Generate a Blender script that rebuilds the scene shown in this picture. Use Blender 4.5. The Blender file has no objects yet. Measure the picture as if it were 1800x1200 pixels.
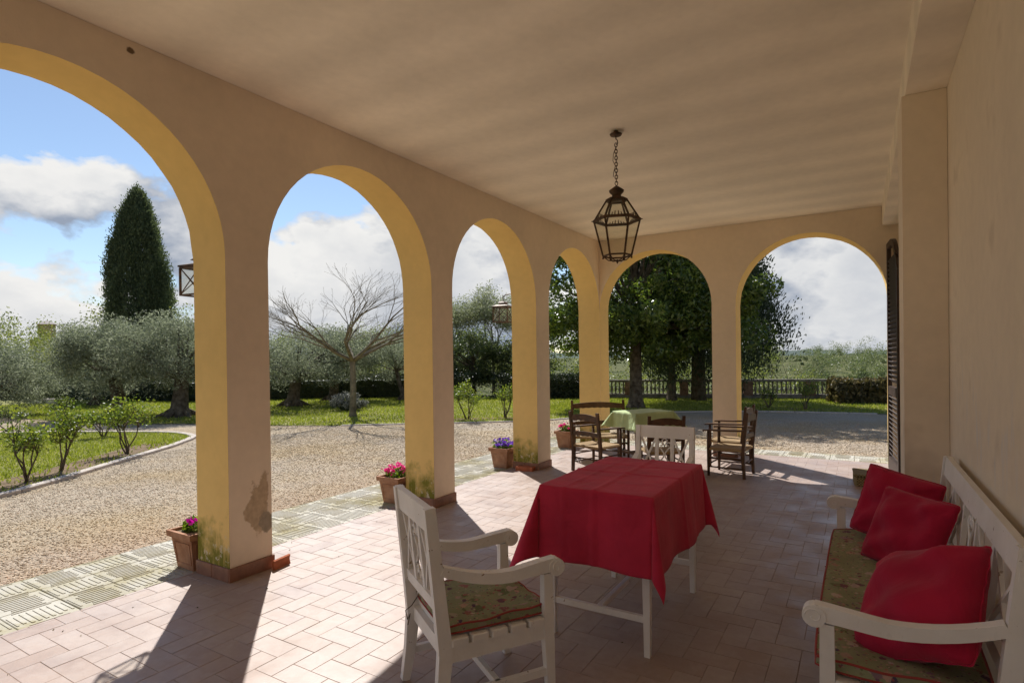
import bpy, bmesh, math, random
import numpy as np
from mathutils import Vector, Matrix
R = math.radians
random.seed(7); rng = np.random.default_rng(7)
scn = bpy.context.scene
col = scn.collection

# ------------------------------------------------------------------ camera
CAM_H = 1.42
FPX, YAW, PITCH, ROLL, SHIFT = 1003.92, 0.547146, -0.005772, -0.0128194, 34.957
fw = Vector((-math.sin(YAW)*math.cos(PITCH), math.cos(YAW)*math.cos(PITCH), math.sin(PITCH)))
r0 = Vector((math.cos(YAW), math.sin(YAW), 0)); u0 = r0.cross(fw)
rt = math.cos(ROLL)*r0 + math.sin(ROLL)*u0; up = -math.sin(ROLL)*r0 + math.cos(ROLL)*u0
cam = bpy.data.cameras.new('camera'); camo = bpy.data.objects.new('camera', cam); col.objects.link(camo)
m3 = Matrix((rt, up, -fw)).transposed()
camo.matrix_world = Matrix.Translation((0, 0, CAM_H)) @ m3.to_4x4()
cam.sensor_width = 36; cam.lens = FPX/1800*36; cam.shift_y = SHIFT/1800
cam.clip_start = 0.05; cam.clip_end = 6000
scn.camera = camo

# ------------------------------------------------------------------ light
SUN_AZ = R(139.6); SUN_EL = R(49)
sdir = Vector((math.cos(SUN_AZ)*math.cos(SUN_EL), math.sin(SUN_AZ)*math.cos(SUN_EL), math.sin(SUN_EL)))
sun = bpy.data.lights.new('sun', 'SUN'); sun.energy = 2.7; sun.angle = R(0.53); sun.color = (1, .97, .925)
suno = bpy.data.objects.new('sun', sun); col.objects.link(suno)
suno.rotation_euler = sdir.to_track_quat('Z', 'Y').to_euler(); suno.location = sdir*40

world = bpy.data.worlds.new('World'); scn.world = world; world.use_nodes = True
wn = world.node_tree; wn.nodes.clear()
def wnode(t, **k):
    n = wn.nodes.new(t)
    for a, b in k.items(): setattr(n, a, b)
    return n
wl = wn.links.new
def wmath(op, a, b=None, clamp=False):
    n = wnode('ShaderNodeMath', operation=op); n.use_clamp = clamp
    for i, v in enumerate((a, b)):
        if v is None: continue
        if isinstance(v, (int, float)): n.inputs[i].default_value = v
        else: wl(v, n.inputs[i])
    return n.outputs[0]
sky = wnode('ShaderNodeTexSky', sky_type='NISHITA'); sky.sun_disc = False
sky.sun_elevation = SUN_EL; sky.sun_rotation = math.atan2(sdir.x, sdir.y); sky.air_density = 1.0; sky.dust_density = .25; sky.ozone_density = 2.2
tc = wnode('ShaderNodeTexCoord')
mp = wnode('ShaderNodeMapping'); mp.inputs['Scale'].default_value = (1, 1, 1.7); mp.inputs['Location'].default_value = (.35, .1, .0)
wl(tc.outputs['Generated'], mp.inputs['Vector'])
mp2 = wnode('ShaderNodeMapping'); mp2.inputs['Scale'].default_value = (1, 1, 1.7); mp2.inputs['Location'].default_value = (.35-.03, .1+.028, .13)
wl(tc.outputs['Generated'], mp2.inputs['Vector'])
def cnoise(src):
    n = wnode('ShaderNodeTexNoise'); n.inputs['Scale'].default_value = 3.0; n.inputs['Detail'].default_value = 8
    n.inputs['Roughness'].default_value = .54; n.inputs['Distortion'].default_value = .0
    wl(src.outputs[0], n.inputs['Vector'])
    d = wnode('ShaderNodeTexNoise'); d.inputs['Scale'].default_value = 7; d.inputs['Detail'].default_value = 4; wl(src.outputs[0], d.inputs['Vector'])
    sc = wnode('ShaderNodeVectorMath', operation='SCALE'); sc.inputs['Scale'].default_value = .12; wl(d.outputs['Color'], sc.inputs[0])
    ad = wnode('ShaderNodeVectorMath', operation='ADD'); wl(src.outputs[0], ad.inputs[0]); wl(sc.outputs[0], ad.inputs[1])
    v = wnode('ShaderNodeTexVoronoi'); v.inputs['Scale'].default_value = 7.0; v.inputs['Detail'].default_value = 3.5; v.inputs['Roughness'].default_value = .5; v.normalize = True; v.inputs['Lacunarity'].default_value = 2.3
    wl(ad.outputs[0], v.inputs['Vector'])
    return wmath('ADD', n.outputs['Fac'], wmath('MULTIPLY', wmath('SUBTRACT', .62, v.outputs['Distance']), .26))
na, nb = cnoise(mp), cnoise(mp2)
sep = wnode('ShaderNodeSeparateXYZ'); wl(tc.outputs['Generated'], sep.inputs[0])
elev = wmath('MINIMUM', wmath('MAXIMUM', wmath('SUBTRACT', sep.outputs['Z'], .20), 0), .26)
thr = wmath('ADD', wmath('MULTIPLY', elev, 1.5), .475)
mask = wmath('MULTIPLY', wmath('SUBTRACT', na, thr), 24, True)
mask = wmath('POWER', mask, .8, True)
lit = wmath('ADD', wmath('MULTIPLY', wmath('SUBTRACT', na, nb), 7.0), .66, True)
thick = wmath('MULTIPLY', wmath('SUBTRACT', na, wmath('ADD', thr, .06)), 4.0, True)
lit = wmath('SUBTRACT', lit, wmath('MULTIPLY', thick, .62), True)
cmix = wnode('ShaderNodeMixRGB'); cmix.inputs[1].default_value = (.36, .42, .53, 1); cmix.inputs[2].default_value = (1, .99, .97, 1)
wl(lit, cmix.inputs[0])
bg1 = wnode('ShaderNodeBackground'); bg1.inputs[1].default_value = .05; wl(sky.outputs[0], bg1.inputs[0])
bg2 = wnode('ShaderNodeBackground'); bg2.inputs[1].default_value = .345; wl(cmix.outputs[0], bg2.inputs[0])
mx = wnode('ShaderNodeMixShader'); wl(mask, mx.inputs[0]); wl(bg1.outputs[0], mx.inputs[1]); wl(bg2.outputs[0], mx.inputs[2])
wo = wnode('ShaderNodeOutputWorld'); wl(mx.outputs[0], wo.inputs[0])
scn.view_settings.view_transform = 'Standard'; scn.view_settings.look = 'None'
scn.view_settings.exposure = 1.36; scn.view_settings.gamma = 1
world.cycles.sampling_method = 'MANUAL'; world.cycles.sample_map_resolution = 512
scn.cycles.use_denoising = True
scn.cycles.max_bounces = 10; scn.cycles.diffuse_bounces = 6; scn.cycles.transparent_max_bounces = 12
scn.cycles.sample_clamp_indirect = 8

# ------------------------------------------------------------------ helpers: materials
def lin(r, g, b):
    f = lambda c: (c/255/12.92 if c/255 <= .04045 else ((c/255+.055)/1.055)**2.4)
    return (f(r), f(g), f(b))
class NT:
    def __init__(s, name):
        s.m = bpy.data.materials.new(name); s.m.use_nodes = True
        s.t = s.m.node_tree; s.t.nodes.clear()
        s.out = s.t.nodes.new('ShaderNodeOutputMaterial')
        s.b = s.t.nodes.new('ShaderNodeBsdfPrincipled'); s.t.links.new(s.b.outputs[0], s.out.inputs[0])
    def n(s, ty, **k):
        x = s.t.nodes.new(ty)
        for a, b in k.items(): setattr(x, a, b)
        return x
    def l(s, a, b): s.t.links.new(a, b)
    def setv(s, inp, v):
        if isinstance(v, (int, float)): inp.default_value = v
        elif isinstance(v, tuple): inp.default_value = v if len(v) == len(inp.default_value) else v+(1,)
        else: s.l(v, inp)
    def math(s, op, a, b=None, clamp=False):
        x = s.n('ShaderNodeMath', operation=op); x.use_clamp = clamp
        s.setv(x.inputs[0], a)
        if b is not None: s.setv(x.inputs[1], b)
        return x.outputs[0]
    def mix(s, fac, a, b, bt='MIX'):
        x = s.n('ShaderNodeMixRGB', blend_type=bt); s.setv(x.inputs[0], fac); s.setv(x.inputs[1], a); s.setv(x.inputs[2], b)
        return x.outputs[0]
    def noise(s, scale, detail=4, rough=.55, vec=None, out='Fac', dist=0):
        x = s.n('ShaderNodeTexNoise'); x.inputs['Scale'].default_value = scale; x.inputs['Detail'].default_value = detail
        x.inputs['Roughness'].default_value = rough; x.inputs['Distortion'].default_value = dist
        s.l(vec if vec is not None else s.pos(), x.inputs['Vector']); return x.outputs[out]
    def pos(s):
        if not hasattr(s, '_p'): s._p = s.n('ShaderNodeNewGeometry')
        return s._p.outputs['Position']
    def island(s):
        s.pos(); return s._p.outputs['Random Per Island']
    def ramp(s, fac, stops):
        x = s.n('ShaderNodeValToRGB'); e = x.color_ramp.elements
        while len(e) < len(stops): e.new(.5)
        for i, (p, c) in enumerate(stops): e[i].position = p; e[i].color = tuple(c)+(1,)
        s.l(fac, x.inputs[0]); return x.outputs[0]
    def rng(s, v, a, b, c=0, d=1):
        x = s.n('ShaderNodeMapRange'); s.setv(x.inputs[0], v)
        for i, q in enumerate((a, b, c, d)): x.inputs[i+1].default_value = q
        return x.outputs[0]
    def bump(s, h, strength=.3, dist=.01):
        x = s.n('ShaderNodeBump'); x.inputs['Strength'].default_value = strength; x.inputs['Distance'].default_value = dist
        s.l(h, x.inputs['Height']); s.l(x.outputs[0], s.b.inputs['Normal'])
    def fin(s, color, rough=.7, spec=.4, metal=0):
        s.setv(s.b.inputs['Base Color'], color); s.setv(s.b.inputs['Roughness'], rough)
        s.b.inputs['Specular IOR Level'].default_value = spec; s.b.inputs['Metallic'].default_value = metal
        return s.m
def vary(name, c, amt=.15, scale=6, rough=.7, spec=.4, bump=.15, bscale=60, bdist=.003, c2=None, metal=0):
    t = NT(name); nz = t.noise(scale, 5)
    a = tuple(x*(1-amt) for x in c); b = c2 or tuple(min(1, x*(1+amt)) for x in c)
    t.bump(t.noise(bscale, 3), bump, bdist)
    return t.fin(t.mix(t.rng(nz, .3, .7), a, b), rough, spec, metal)

def plaster(name, c, patches=(), streaks=0, bands=0, moss=None, scuffs=False):
    t = NT(name); P = t.pos()
    big = t.noise(1.1, 5); fine = t.noise(14, 4)
    k = t.rng(big, .3, .7, .92, 1.06)
    k = t.math('MULTIPLY', k, t.rng(fine, .3, .7, .97, 1.03))
    sp = t.n('ShaderNodeSeparateXYZ'); t.l(P, sp.inputs[0])
    if bands:
        w = t.math('SINE', t.math('MULTIPLY', sp.outputs['Y'], 2*math.pi/.5))
        k = t.math('MULTIPLY', k, t.math('ADD', t.math('MULTIPLY', w, bands), 1))
    x = t.n('ShaderNodeVectorMath', operation='SCALE'); x.inputs[0].default_value = c; t.l(k, x.inputs['Scale'])
    cc = x.outputs[0]
    for (cx, cy, cz, rx, ry, rz, pc, soft) in patches:
        v = t.n('ShaderNodeVectorMath', operation='SUBTRACT'); t.l(P, v.inputs[0]); v.inputs[1].default_value = (cx, cy, cz)
        d = t.n('ShaderNodeVectorMath', operation='DIVIDE'); t.l(v.outputs[0], d.inputs[0]); d.inputs[1].default_value = (rx, ry, rz)
        ln = t.n('ShaderNodeVectorMath', operation='LENGTH'); t.l(d.outputs[0], ln.inputs[0])
        dd = t.math('ADD', ln.outputs['Value'], t.math('MULTIPLY', t.math('SUBTRACT', t.noise(9, 5, .6), .5), 2.4))
        f = t.rng(dd, 1-soft, 1.0, 1, 0)
        pcol = t.mix(t.rng(t.noise(30, 4), .3, .7), tuple(q*.75 for q in pc), pc)
        cc = t.mix(f, cc, pcol)
    if scuffs:
        st = t.n('ShaderNodeMapping'); t.l(P, st.inputs['Vector']); st.inputs['Scale'].default_value = (16, 16, 3.2)
        f = t.math('MULTIPLY', t.rng(t.noise(1.0, 6, .62, st.outputs[0]), .55, .60), t.rng(sp.outputs['Z'], 1.0, 1.45, 1, 0))
        f = t.math('MULTIPLY', f, t.rng(t.noise(1.3, 2), .42, .55))
        cc = t.mix(f, cc, (.72, .67, .62))
        f2 = t.rng(t.noise(2.2, 3), .60, .68)
        cc = t.mix(t.math('MULTIPLY', f2, .22), cc, (.28, .2, .13))
    if moss:
        h = t.math('ADD', t.rng(sp.outputs['Z'], .08, .62, 1, 0), t.math('MULTIPLY', t.math('SUBTRACT', t.noise(7, 5, .6), .5), 1.5))
        st = t.n('ShaderNodeMapping'); t.l(P, st.inputs['Vector']); st.inputs['Scale'].default_value = (30, 30, 4)
        f = t.math('MULTIPLY', t.rng(h, .42, .85), t.rng(t.noise(1.0, 4, .6, st.outputs[0]), .22, .5))
        cc = t.mix(f, cc, moss)
        f2 = t.math('MULTIPLY', t.rng(sp.outputs['Z'], .12, .36, 1, 0), t.rng(t.noise(17, 5, .7), .56, .62))
        cc = t.mix(f2, cc, (.62, .55, .42))
    h1 = t.math('ADD', t.math('MULTIPLY', t.noise(5, 5), 1.0), t.math('MULTIPLY', t.noise(120, 2), .25))
    t.bump(h1, .35, .008)
    return t.fin(cc, .88, .2)

def leafmat(name, stops, trans=.3, rough=.5, spec=.4, ns=.9, wi=.75, wn_=.45):
    t = NT(name)
    oi = t.n('ShaderNodeObjectInfo')
    f = t.math('ADD', t.math('MULTIPLY', t.island(), wi), t.math('MULTIPLY', t.noise(ns, 2), wn_))
    f = t.math('SUBTRACT', f, .1, True)
    c = t.ramp(f, stops)
    t.fin(c, rough, spec)
    tr = t.n('ShaderNodeBsdfTranslucent'); hs = t.n('ShaderNodeHueSaturation'); hs.inputs['Saturation'].default_value = 1.15; hs.inputs['Value'].default_value = 1.5
    t.l(c, hs.inputs['Color']); t.l(hs.outputs[0], tr.inputs[0])
    ms = t.n('ShaderNodeMixShader'); ms.inputs[0].default_value = trans
    t.l(t.b.outputs[0], ms.inputs[1]); t.l(tr.outputs[0], ms.inputs[2]); t.l(ms.outputs[0], t.out.inputs[0])
    return t.m

M = {}
CREAM = (.79, .665, .52)
A, T, D = -3.473, .36, 8.355          # arcade inner plane, wall thickness, end-wall inner plane
M['wall'] = plaster('cream_plaster', CREAM, patches=[(A, 2.375, .42, .2, .085, .17, (.56, .43, .29), .18), (A, 2.455, .32, .2, .05, .08, (.38, .32, .24), .2), (A, 2.43, .58, .2, .04, .12, (.56, .43, .29), .2), (A, 1.64, 3.165, .2, .022, .02, (.20, .13, .07), .4)])
M['housewall'] = plaster('house_plaster', (.79, .685, .55), scuffs=True)
M['ceil'] = plaster('ceiling_plaster', (.88, .79, .655), bands=.05)
M['ochre'] = plaster('ochre_plaster', (.775, .54, .205), moss=(.20, .19, .03))
M['skirt'] = vary('skirting_tile', (.25, .12, .075), .3, 12, .5, .4, .2)
def tile_mat():
    t = NT('terracotta_floor'); oi = t.n('ShaderNodeObjectInfo')
    r = t.math('FRACT', t.math('ADD', oi.outputs['Random'], t.island()))
    c = t.ramp(r, [(0, (.325, .235, .19)), (.3, (.355, .265, .22)), (.6, (.35, .268, .226)), (.85, (.375, .295, .255)), (1, (.32, .24, .205))])
    c = t.mix(t.math('MULTIPLY', t.rng(t.noise(2.3, 6, .6), .45, .72), .45), c, (.43, .36, .32))
    c = t.mix(t.math('MULTIPLY', t.rng(t.noise(1.7, 4, .6, dist=1.0), .60, .75), .45), c, (.41, .285, .19))
    c = t.mix(t.math('MULTIPLY', t.rng(t.noise(23, 5, .65), .45, .75), .45), c, (.28, .205, .165))
    c = t.mix(t.math('MULTIPLY', t.rng(t.noise(8, 5, .65, dist=.6), .48, .7), .4), c, (.44, .375, .335))
    t.bump(t.math('ADD', t.noise(16, 4), t.math('MULTIPLY', t.noise(90, 3), .4)), .22, .004)
    return t.fin(c, t.rng(t.noise(3.5, 4), .3, .7, .34, .62), .45)
M['tile'] = tile_mat()
M['mortar'] = vary('floor_mortar', (.30, .23, .19), .3, 8, .9, .2)
def slab_mat():
    t = NT('cement_paving')
    oi = t.n('ShaderNodeObjectInfo')
    c = t.mix(oi.outputs['Random'], (.41, .39, .33), (.49, .47, .41))
    f = t.math('MULTIPLY', t.rng(t.noise(1.6, 5, .6), .44, .60), t.rng(t.noise(26, 4), .3, .6, .55, 1))
    c = t.mix(f, c, (.30, .26, .13))
    c = t.mix(t.math('MULTIPLY', t.rng(t.noise(60, 3), .5, .75), .3), c, (.3, .27, .2))
    t.bump(t.noise(90, 3), .3, .003)
    return t.fin(c, .85, .25)
M['slab'] = slab_mat()
M['slabbed'] = vary('paving_joint', (.24, .22, .13), .35, 9, .95, .1)
def gravel_mat(name, island=False):
    t = NT(name); P = t.pos()
    v = t.n('ShaderNodeTexVoronoi'); v.inputs['Scale'].default_value = 75; t.l(P, v.inputs['Vector'])
    v2 = t.n('ShaderNodeTexVoronoi'); v2.inputs['Scale'].default_value = 23; t.l(P, v2.inputs['Vector'])
    sx = t.n('ShaderNodeSeparateXYZ'); t.l(v.outputs['Color'], sx.inputs[0])
    f = t.island() if island else sx.outputs['X']
    c = t.ramp(f, [(0, (.34, .27, .20)), (.3, (.43, .35, .25)), (.6, (.50, .41, .30)), (.85, (.60, .52, .40)), (1, (.46, .31, .21))])
    patch = t.rng(t.noise(.55, 5, .6), .42, .62)
    c = t.mix(t.math('MULTIPLY', patch, .38), c, (.44, .30, .115))
    p2 = t.rng(t.noise(.9, 4, .6, dist=.5), .50, .66)
    c = t.mix(t.math('MULTIPLY', p2, .22), c, (.32, .28, .24))
    sx3 = t.n('ShaderNodeSeparateXYZ'); t.l(P, sx3.inputs[0]); near = t.math('MULTIPLY', t.math('MULTIPLY', t.rng(t.math('ADD', sx3.outputs['X'], t.math('MULTIPLY', t.noise(1.3, 3), 1.2)), -5.4, -4.2), .3), t.rng(sx3.outputs['Y'], 3, 6.5, 1, .15))
    c = t.mix(near, c, (.42, .25, .17))
    if not island:
        t.bump(t.math('ADD', t.math('MULTIPLY', v.outputs['Distance'], -1), t.math('MULTIPLY', v2.outputs['Distance'], -.8)), 1.0, .02)
    return t.fin(c, .9, .2)
M['gravel'] = gravel_mat('gravel_ground'); M['pebble'] = gravel_mat('gravel_stone', True)
def ground_grass():
    t = NT('lawn_ground'); n = t.noise(1.2, 5, .6); n2 = t.noise(40, 3)
    c = t.mix(t.rng(n, .35, .65), (.19, .20, .05), (.33, .29, .09)); c = t.mix(t.rng(n2, .4, .7), c, (.12, .13, .035))
    t.bump(n2, .8, .03); return t.fin(c, .9, .2)
M['lawn'] = ground_grass()
M['terrain'] = vary('meadow_ground', (.08, .10, .03), .4, .2, .95, .1, .5, 3, .1, c2=(.13, .13, .05))
M['soil'] = vary('bed_soil', (.17, .115, .07), .4, 7, .95, .1, .9, 30, .03, c2=(.26, .19, .12))
M['kerb'] = vary('kerb_stone', (.47, .41, .36), .15, 9, .85, .2, .3)
M['stone'] = vary('weathered_stone', (.18, .155, .12), .45, 4, .9, .2, .5, 40, .01, c2=(.30, .27, .215))
M['brickpost'] = vary('brick_post', (.22, .13, .085), .35, 9, .9, .2, .5, 30, .01)
def whitepaint():
    t = NT('white_paint'); c = t.mix(t.rng(t.noise(7, 5), .3, .7), (.76, .735, .70), (.85, .83, .805))
    st = t.n('ShaderNodeMapping'); t.l(t.pos(), st.inputs['Vector']); st.inputs['Scale'].default_value = (60, 60, 25)
    c = t.mix(t.math('MULTIPLY', t.rng(t.noise(1, 4, .6, st.outputs[0]), .60, .75), .22), c, (.55, .50, .44))
    f = t.math('MULTIPLY', t.rng(t.noise(28, 5, .6), .66, .68), t.rng(t.noise(4, 2), .48, .56))
    c = t.mix(f, c, (.34, .25, .17))
    t.bump(t.math('ADD', t.noise(1, 3, .5, st.outputs[0]), t.math('MULTIPLY', f, -1.2)), .22, .002)
    return t.fin(c, t.rng(t.noise(12, 3), .3, .7, .42, .62), .4)
M['white'] = whitepaint()
M['whitechip'] = vary('worn_white_paint', (.70, .66, .61), .1, 12, .5, .4, .2, 45, .003)
def cloth(name, c, sc=420, c2=None, rough=.85, crease=None):
    t = NT(name); n = t.noise(5, 4)
    a = tuple(q*.8 for q in c); k = t.mix(t.rng(n, .3, .7), a, c2 or tuple(min(1, q*1.08) for q in c))
    t.b.inputs['Sheen Weight'].default_value = .12; t.b.inputs['Sheen Roughness'].default_value = .5
    t.bump(t.math('ADD', t.math('MULTIPLY', t.noise(sc, 2), .12), t.noise(8, 4, .5, dist=.8)), .5, .02)
    return t.fin(k, rough, .2)
M['redcloth'] = cloth('red_cloth', (.56, .03, .075))
M['redpillow'] = cloth('crimson_cloth', (.46, .012, .05))
M['greencloth'] = cloth('green_cloth', (.47, .58, .30))
M['piping'] = cloth('red_piping', (.36, .06, .05))
def floral(name, base):
    t = NT(name); P = t.pos()
    c = t.mix(t.rng(t.noise(9, 5), .3, .7), tuple(q*.8 for q in base), base)
    def spots(scale, rad, cols, keep, off):
        mpn = t.n('ShaderNodeMapping'); t.l(P, mpn.inputs['Vector']); mpn.inputs['Location'].default_value = (off, off*.7, off*1.3)
        nz = t.n('ShaderNodeVectorMath', operation='ADD'); nn = t.n('ShaderNodeTexNoise'); nn.inputs['Scale'].default_value = scale*2.3
        t.l(mpn.outputs[0], nn.inputs['Vector'])
        sc = t.n('ShaderNodeVectorMath', operation='SCALE'); sc.inputs['Scale'].default_value = .6/scale; t.l(nn.outputs['Color'], sc.inputs[0])
        t.l(mpn.outputs[0], nz.inputs[0]); t.l(sc.outputs[0], nz.inputs[1])
        v = t.n('ShaderNodeTexVoronoi'); v.inputs['Scale'].default_value = scale; t.l(nz.outputs[0], v.inputs['Vector'])
        s = t.n('ShaderNodeSeparateXYZ'); t.l(v.outputs['Color'], s.inputs[0])
        f = t.math('MULTIPLY', t.rng(v.outputs['Distance'], rad*.85, rad, 1, 0), t.math('GREATER_THAN', s.outputs['Y'], keep))
        return f, t.ramp(s.outputs['X'], cols)
    for sc, rad, keep, off in ((17, .40, .45, 0), (31, .36, .45, 3.1), (55, .34, .5, 7.7), (90, .33, .55, 5.2)):
        f, cc = spots(sc, rad, [(0, (.05, .03, .10)), (.25, (.30, .07, .08)), (.45, (.50, .30, .24)), (.62, (.10, .14, .06)), (.8, (.55, .42, .35)), (1, (.16, .06, .14))], keep, off)
        c = t.mix(t.math('MULTIPLY', f, .85), c, cc)
    t.bump(t.math('ADD', t.math('MULTIPLY', t.noise(300, 2), .3), t.noise(14, 4)), .3, .006)
    return t.fin(c, .9, .15)
M['floral'] = floral('floral_green_fabric', (.30, .315, .18))
M['brown'] = vary('dark_walnut_wood', (.085, .042, .02), .35, 14, .5, .4, .2, 60, .002)
M['rush'] = None
def rush():
    t = NT('woven_rush'); P = t.pos(); tcn = t.n('ShaderNodeTexCoord')
    s = t.n('ShaderNodeSeparateXYZ'); t.l(tcn.outputs['Object'], s.inputs[0])
    ax = t.math('ABSOLUTE', s.outputs['X']); ay = t.math('ABSOLUTE', s.outputs['Y'])
    m = t.math('MAXIMUM', ax, ay)
    w = t.math('SINE', t.math('MULTIPLY', m, 2*math.pi/.017))
    c = t.mix(t.rng(w, -1, 1), (.20, .125, .055), (.46, .33, .17)); c = t.mix(t.rng(t.noise(25, 4), .35, .7), c, (.36, .24, .12))
    t.bump(w, .8, .004); return t.fin(c, .75, .3)
M['rush'] = rush()
def weave():
    t = NT('woven_wicker'); tcn = t.n('ShaderNodeTexCoord'); s = t.n('ShaderNodeSeparateXYZ'); t.l(tcn.outputs['Object'], s.inputs[0])
    k = 2*math.pi/.03
    w = t.math('MULTIPLY', t.math('SINE', t.math('MULTIPLY', t.math('ADD', s.outputs['X'], s.outputs['Y']), k)), t.math('SINE', t.math('MULTIPLY', s.outputs['Z'], k)))
    c = t.mix(t.rng(w, -.6, .6), (.16, .115, .05), (.42, .34, .18)); t.bump(w, .9, .006); return t.fin(c, .8, .2)
M['wicker'] = weave()
M['shutter'] = vary('dark_shutter_paint', (.045, .028, .022), .3, 12, .5, .4, .15)
M['iron'] = vary('rusty_iron', (.055, .038, .026), .4, 25, .6, .4, .3, 60, .002, c2=(.12, .065, .035), metal=.3)
M['copper'] = vary('weathered_copper', (.22, .17, .14), .4, 25, .55, .5, .2, c2=(.32, .27, .23), metal=.4)
def glassm():
    t = NT('old_glass'); t.fin((.9, .9, .84), .08, .5)
    tr = t.n('ShaderNodeBsdfTransparent'); tr.inputs[0].default_value = (.90, .90, .85, 1)
    ms = t.n('ShaderNodeMixShader'); ms.inputs[0].default_value = .06
    t.l(tr.outputs[0], ms.inputs[1]); t.l(t.b.outputs[0], ms.inputs[2]); t.l(ms.outputs[0], t.out.inputs[0]); return t.m
M['glass'] = glassm()
M['pot'] = vary('terracotta_pot', (.34, .155, .085), .25, 9, .85, .2, .3, 50, .004, c2=(.44, .25, .16))
M['brick'] = vary('loose_brick', (.40, .13, .065), .25, 14, .85, .2, .4)
M['bark'] = vary('tree_bark', (.10, .075, .05), .45, 9, .95, .1, .9, 25, .03, c2=(.19, .155, .11))
M['palebark'] = vary('pale_bark', (.16, .135, .095), .35, 7, .95, .1, .7, 25, .02, c2=(.26, .22, .15))
M['olive'] = leafmat('olive_leaves', [(0, (.07, .085, .048)), (.35, (.165, .185, .115)), (.7, (.265, .285, .195)), (1, (.38, .40, .30))], .36, .65, .12)
M['cypress'] = leafmat('cypress_foliage', [(0, (.036, .054, .025)), (.5, (.085, .11, .05)), (1, (.17, .195, .09))], .32, .7)
M['conifer'] = leafmat('conifer_foliage', [(0, (.018, .03, .016)), (.5, (.045, .065, .03)), (1, (.095, .12, .052))], .22, .7)
M['magnolia'] = leafmat('magnolia_leaves', [(0, (.03, .052, .014)), (.45, (.09, .13, .03)), (.8, (.18, .225, .05)), (1, (.30, .33, .09))], .42, .3, .5)
M['rose'] = leafmat('rose_leaves', [(0, (.05, .08, .018)), (.5, (.14, .19, .035)), (.85, (.27, .31, .06)), (1, (.38, .33, .10))], .4, .45)
M['hedge'] = leafmat('hedge_leaves', [(0, (.012, .02, .008)), (.6, (.034, .048, .017)), (1, (.075, .09, .032))], .15)
M['laurel'] = leafmat('laurel_leaves', [(0, (.025, .038, .013)), (.5, (.075, .10, .034)), (1, (.19, .21, .09))], .35, .35)
M['blossom'] = leafmat('young_leaves', [(0, (.10, .12, .05)), (.5, (.20, .22, .11)), (1, (.42, .43, .33))], .4)
M['wood'] = leafmat('woodland_leaves', [(0, (.055, .08, .022)), (.4, (.14, .17, .045)), (.75, (.235, .25, .075)), (1, (.27, .24, .13))], .4, ns=.35, wi=.5, wn_=.75)
M['woodfar'] = leafmat('hillside_leaves', [(0, (.06, .085, .04)), (.5, (.13, .16, .065)), (1, (.22, .235, .10))], .35, ns=.16, wi=.45, wn_=.85)
M['grassblade'] = leafmat('grass_blades', [(0, (.12, .155, .026)), (.5, (.22, .255, .045)), (.85, (.31, .325, .08)), (1, (.46, .41, .17))], .4)
M['dry'] = leafmat('dry_hedge_blades', [(0, (.03, .03, .012)), (.5, (.10, .085, .035)), (1, (.26, .20, .10))], .25)
M['lavender'] = leafmat('lavender_leaves', [(0, (.07, .075, .055)), (.5, (.16, .165, .13)), (1, (.29, .28, .27))], .25)
M['magenta'] = leafmat('magenta_petals', [(0, (.30, .01, .17)), (1, (.55, .04, .38))], .35)
M['pink'] = leafmat('pink_petals', [(0, (.45, .02, .13)), (.6, (.62, .06, .24)), (1, (.70, .25, .38))], .35)
M['purple'] = leafmat('purple_petals', [(0, (.10, .035, .28)), (.6, (.20, .10, .48)), (1, (.42, .33, .62))], .35)
M['potleaf'] = leafmat('pot_plant_leaves', [(0, (.04, .075, .01)), (.5, (.13, .20, .03)), (1, (.27, .34, .07))], .4)
M['villa'] = vary('ochre_villa_wall', (.50, .36, .16), .1, .5, .9, .2, .1, 3, .02)
M['roof'] = vary('villa_roof_tile', (.46, .40, .36), .15, 1, .9, .2, .1, 5, .02)
M['pane'] = vary('dark_window', (.05, .05, .05), .1, 3, .2, .5, 0)
M['hill'] = vary('far_wooded_ridge', (.075, .10, .085), .2, .02, .95, .1, .3, .05, 2, c2=(.10, .125, .105))

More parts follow.
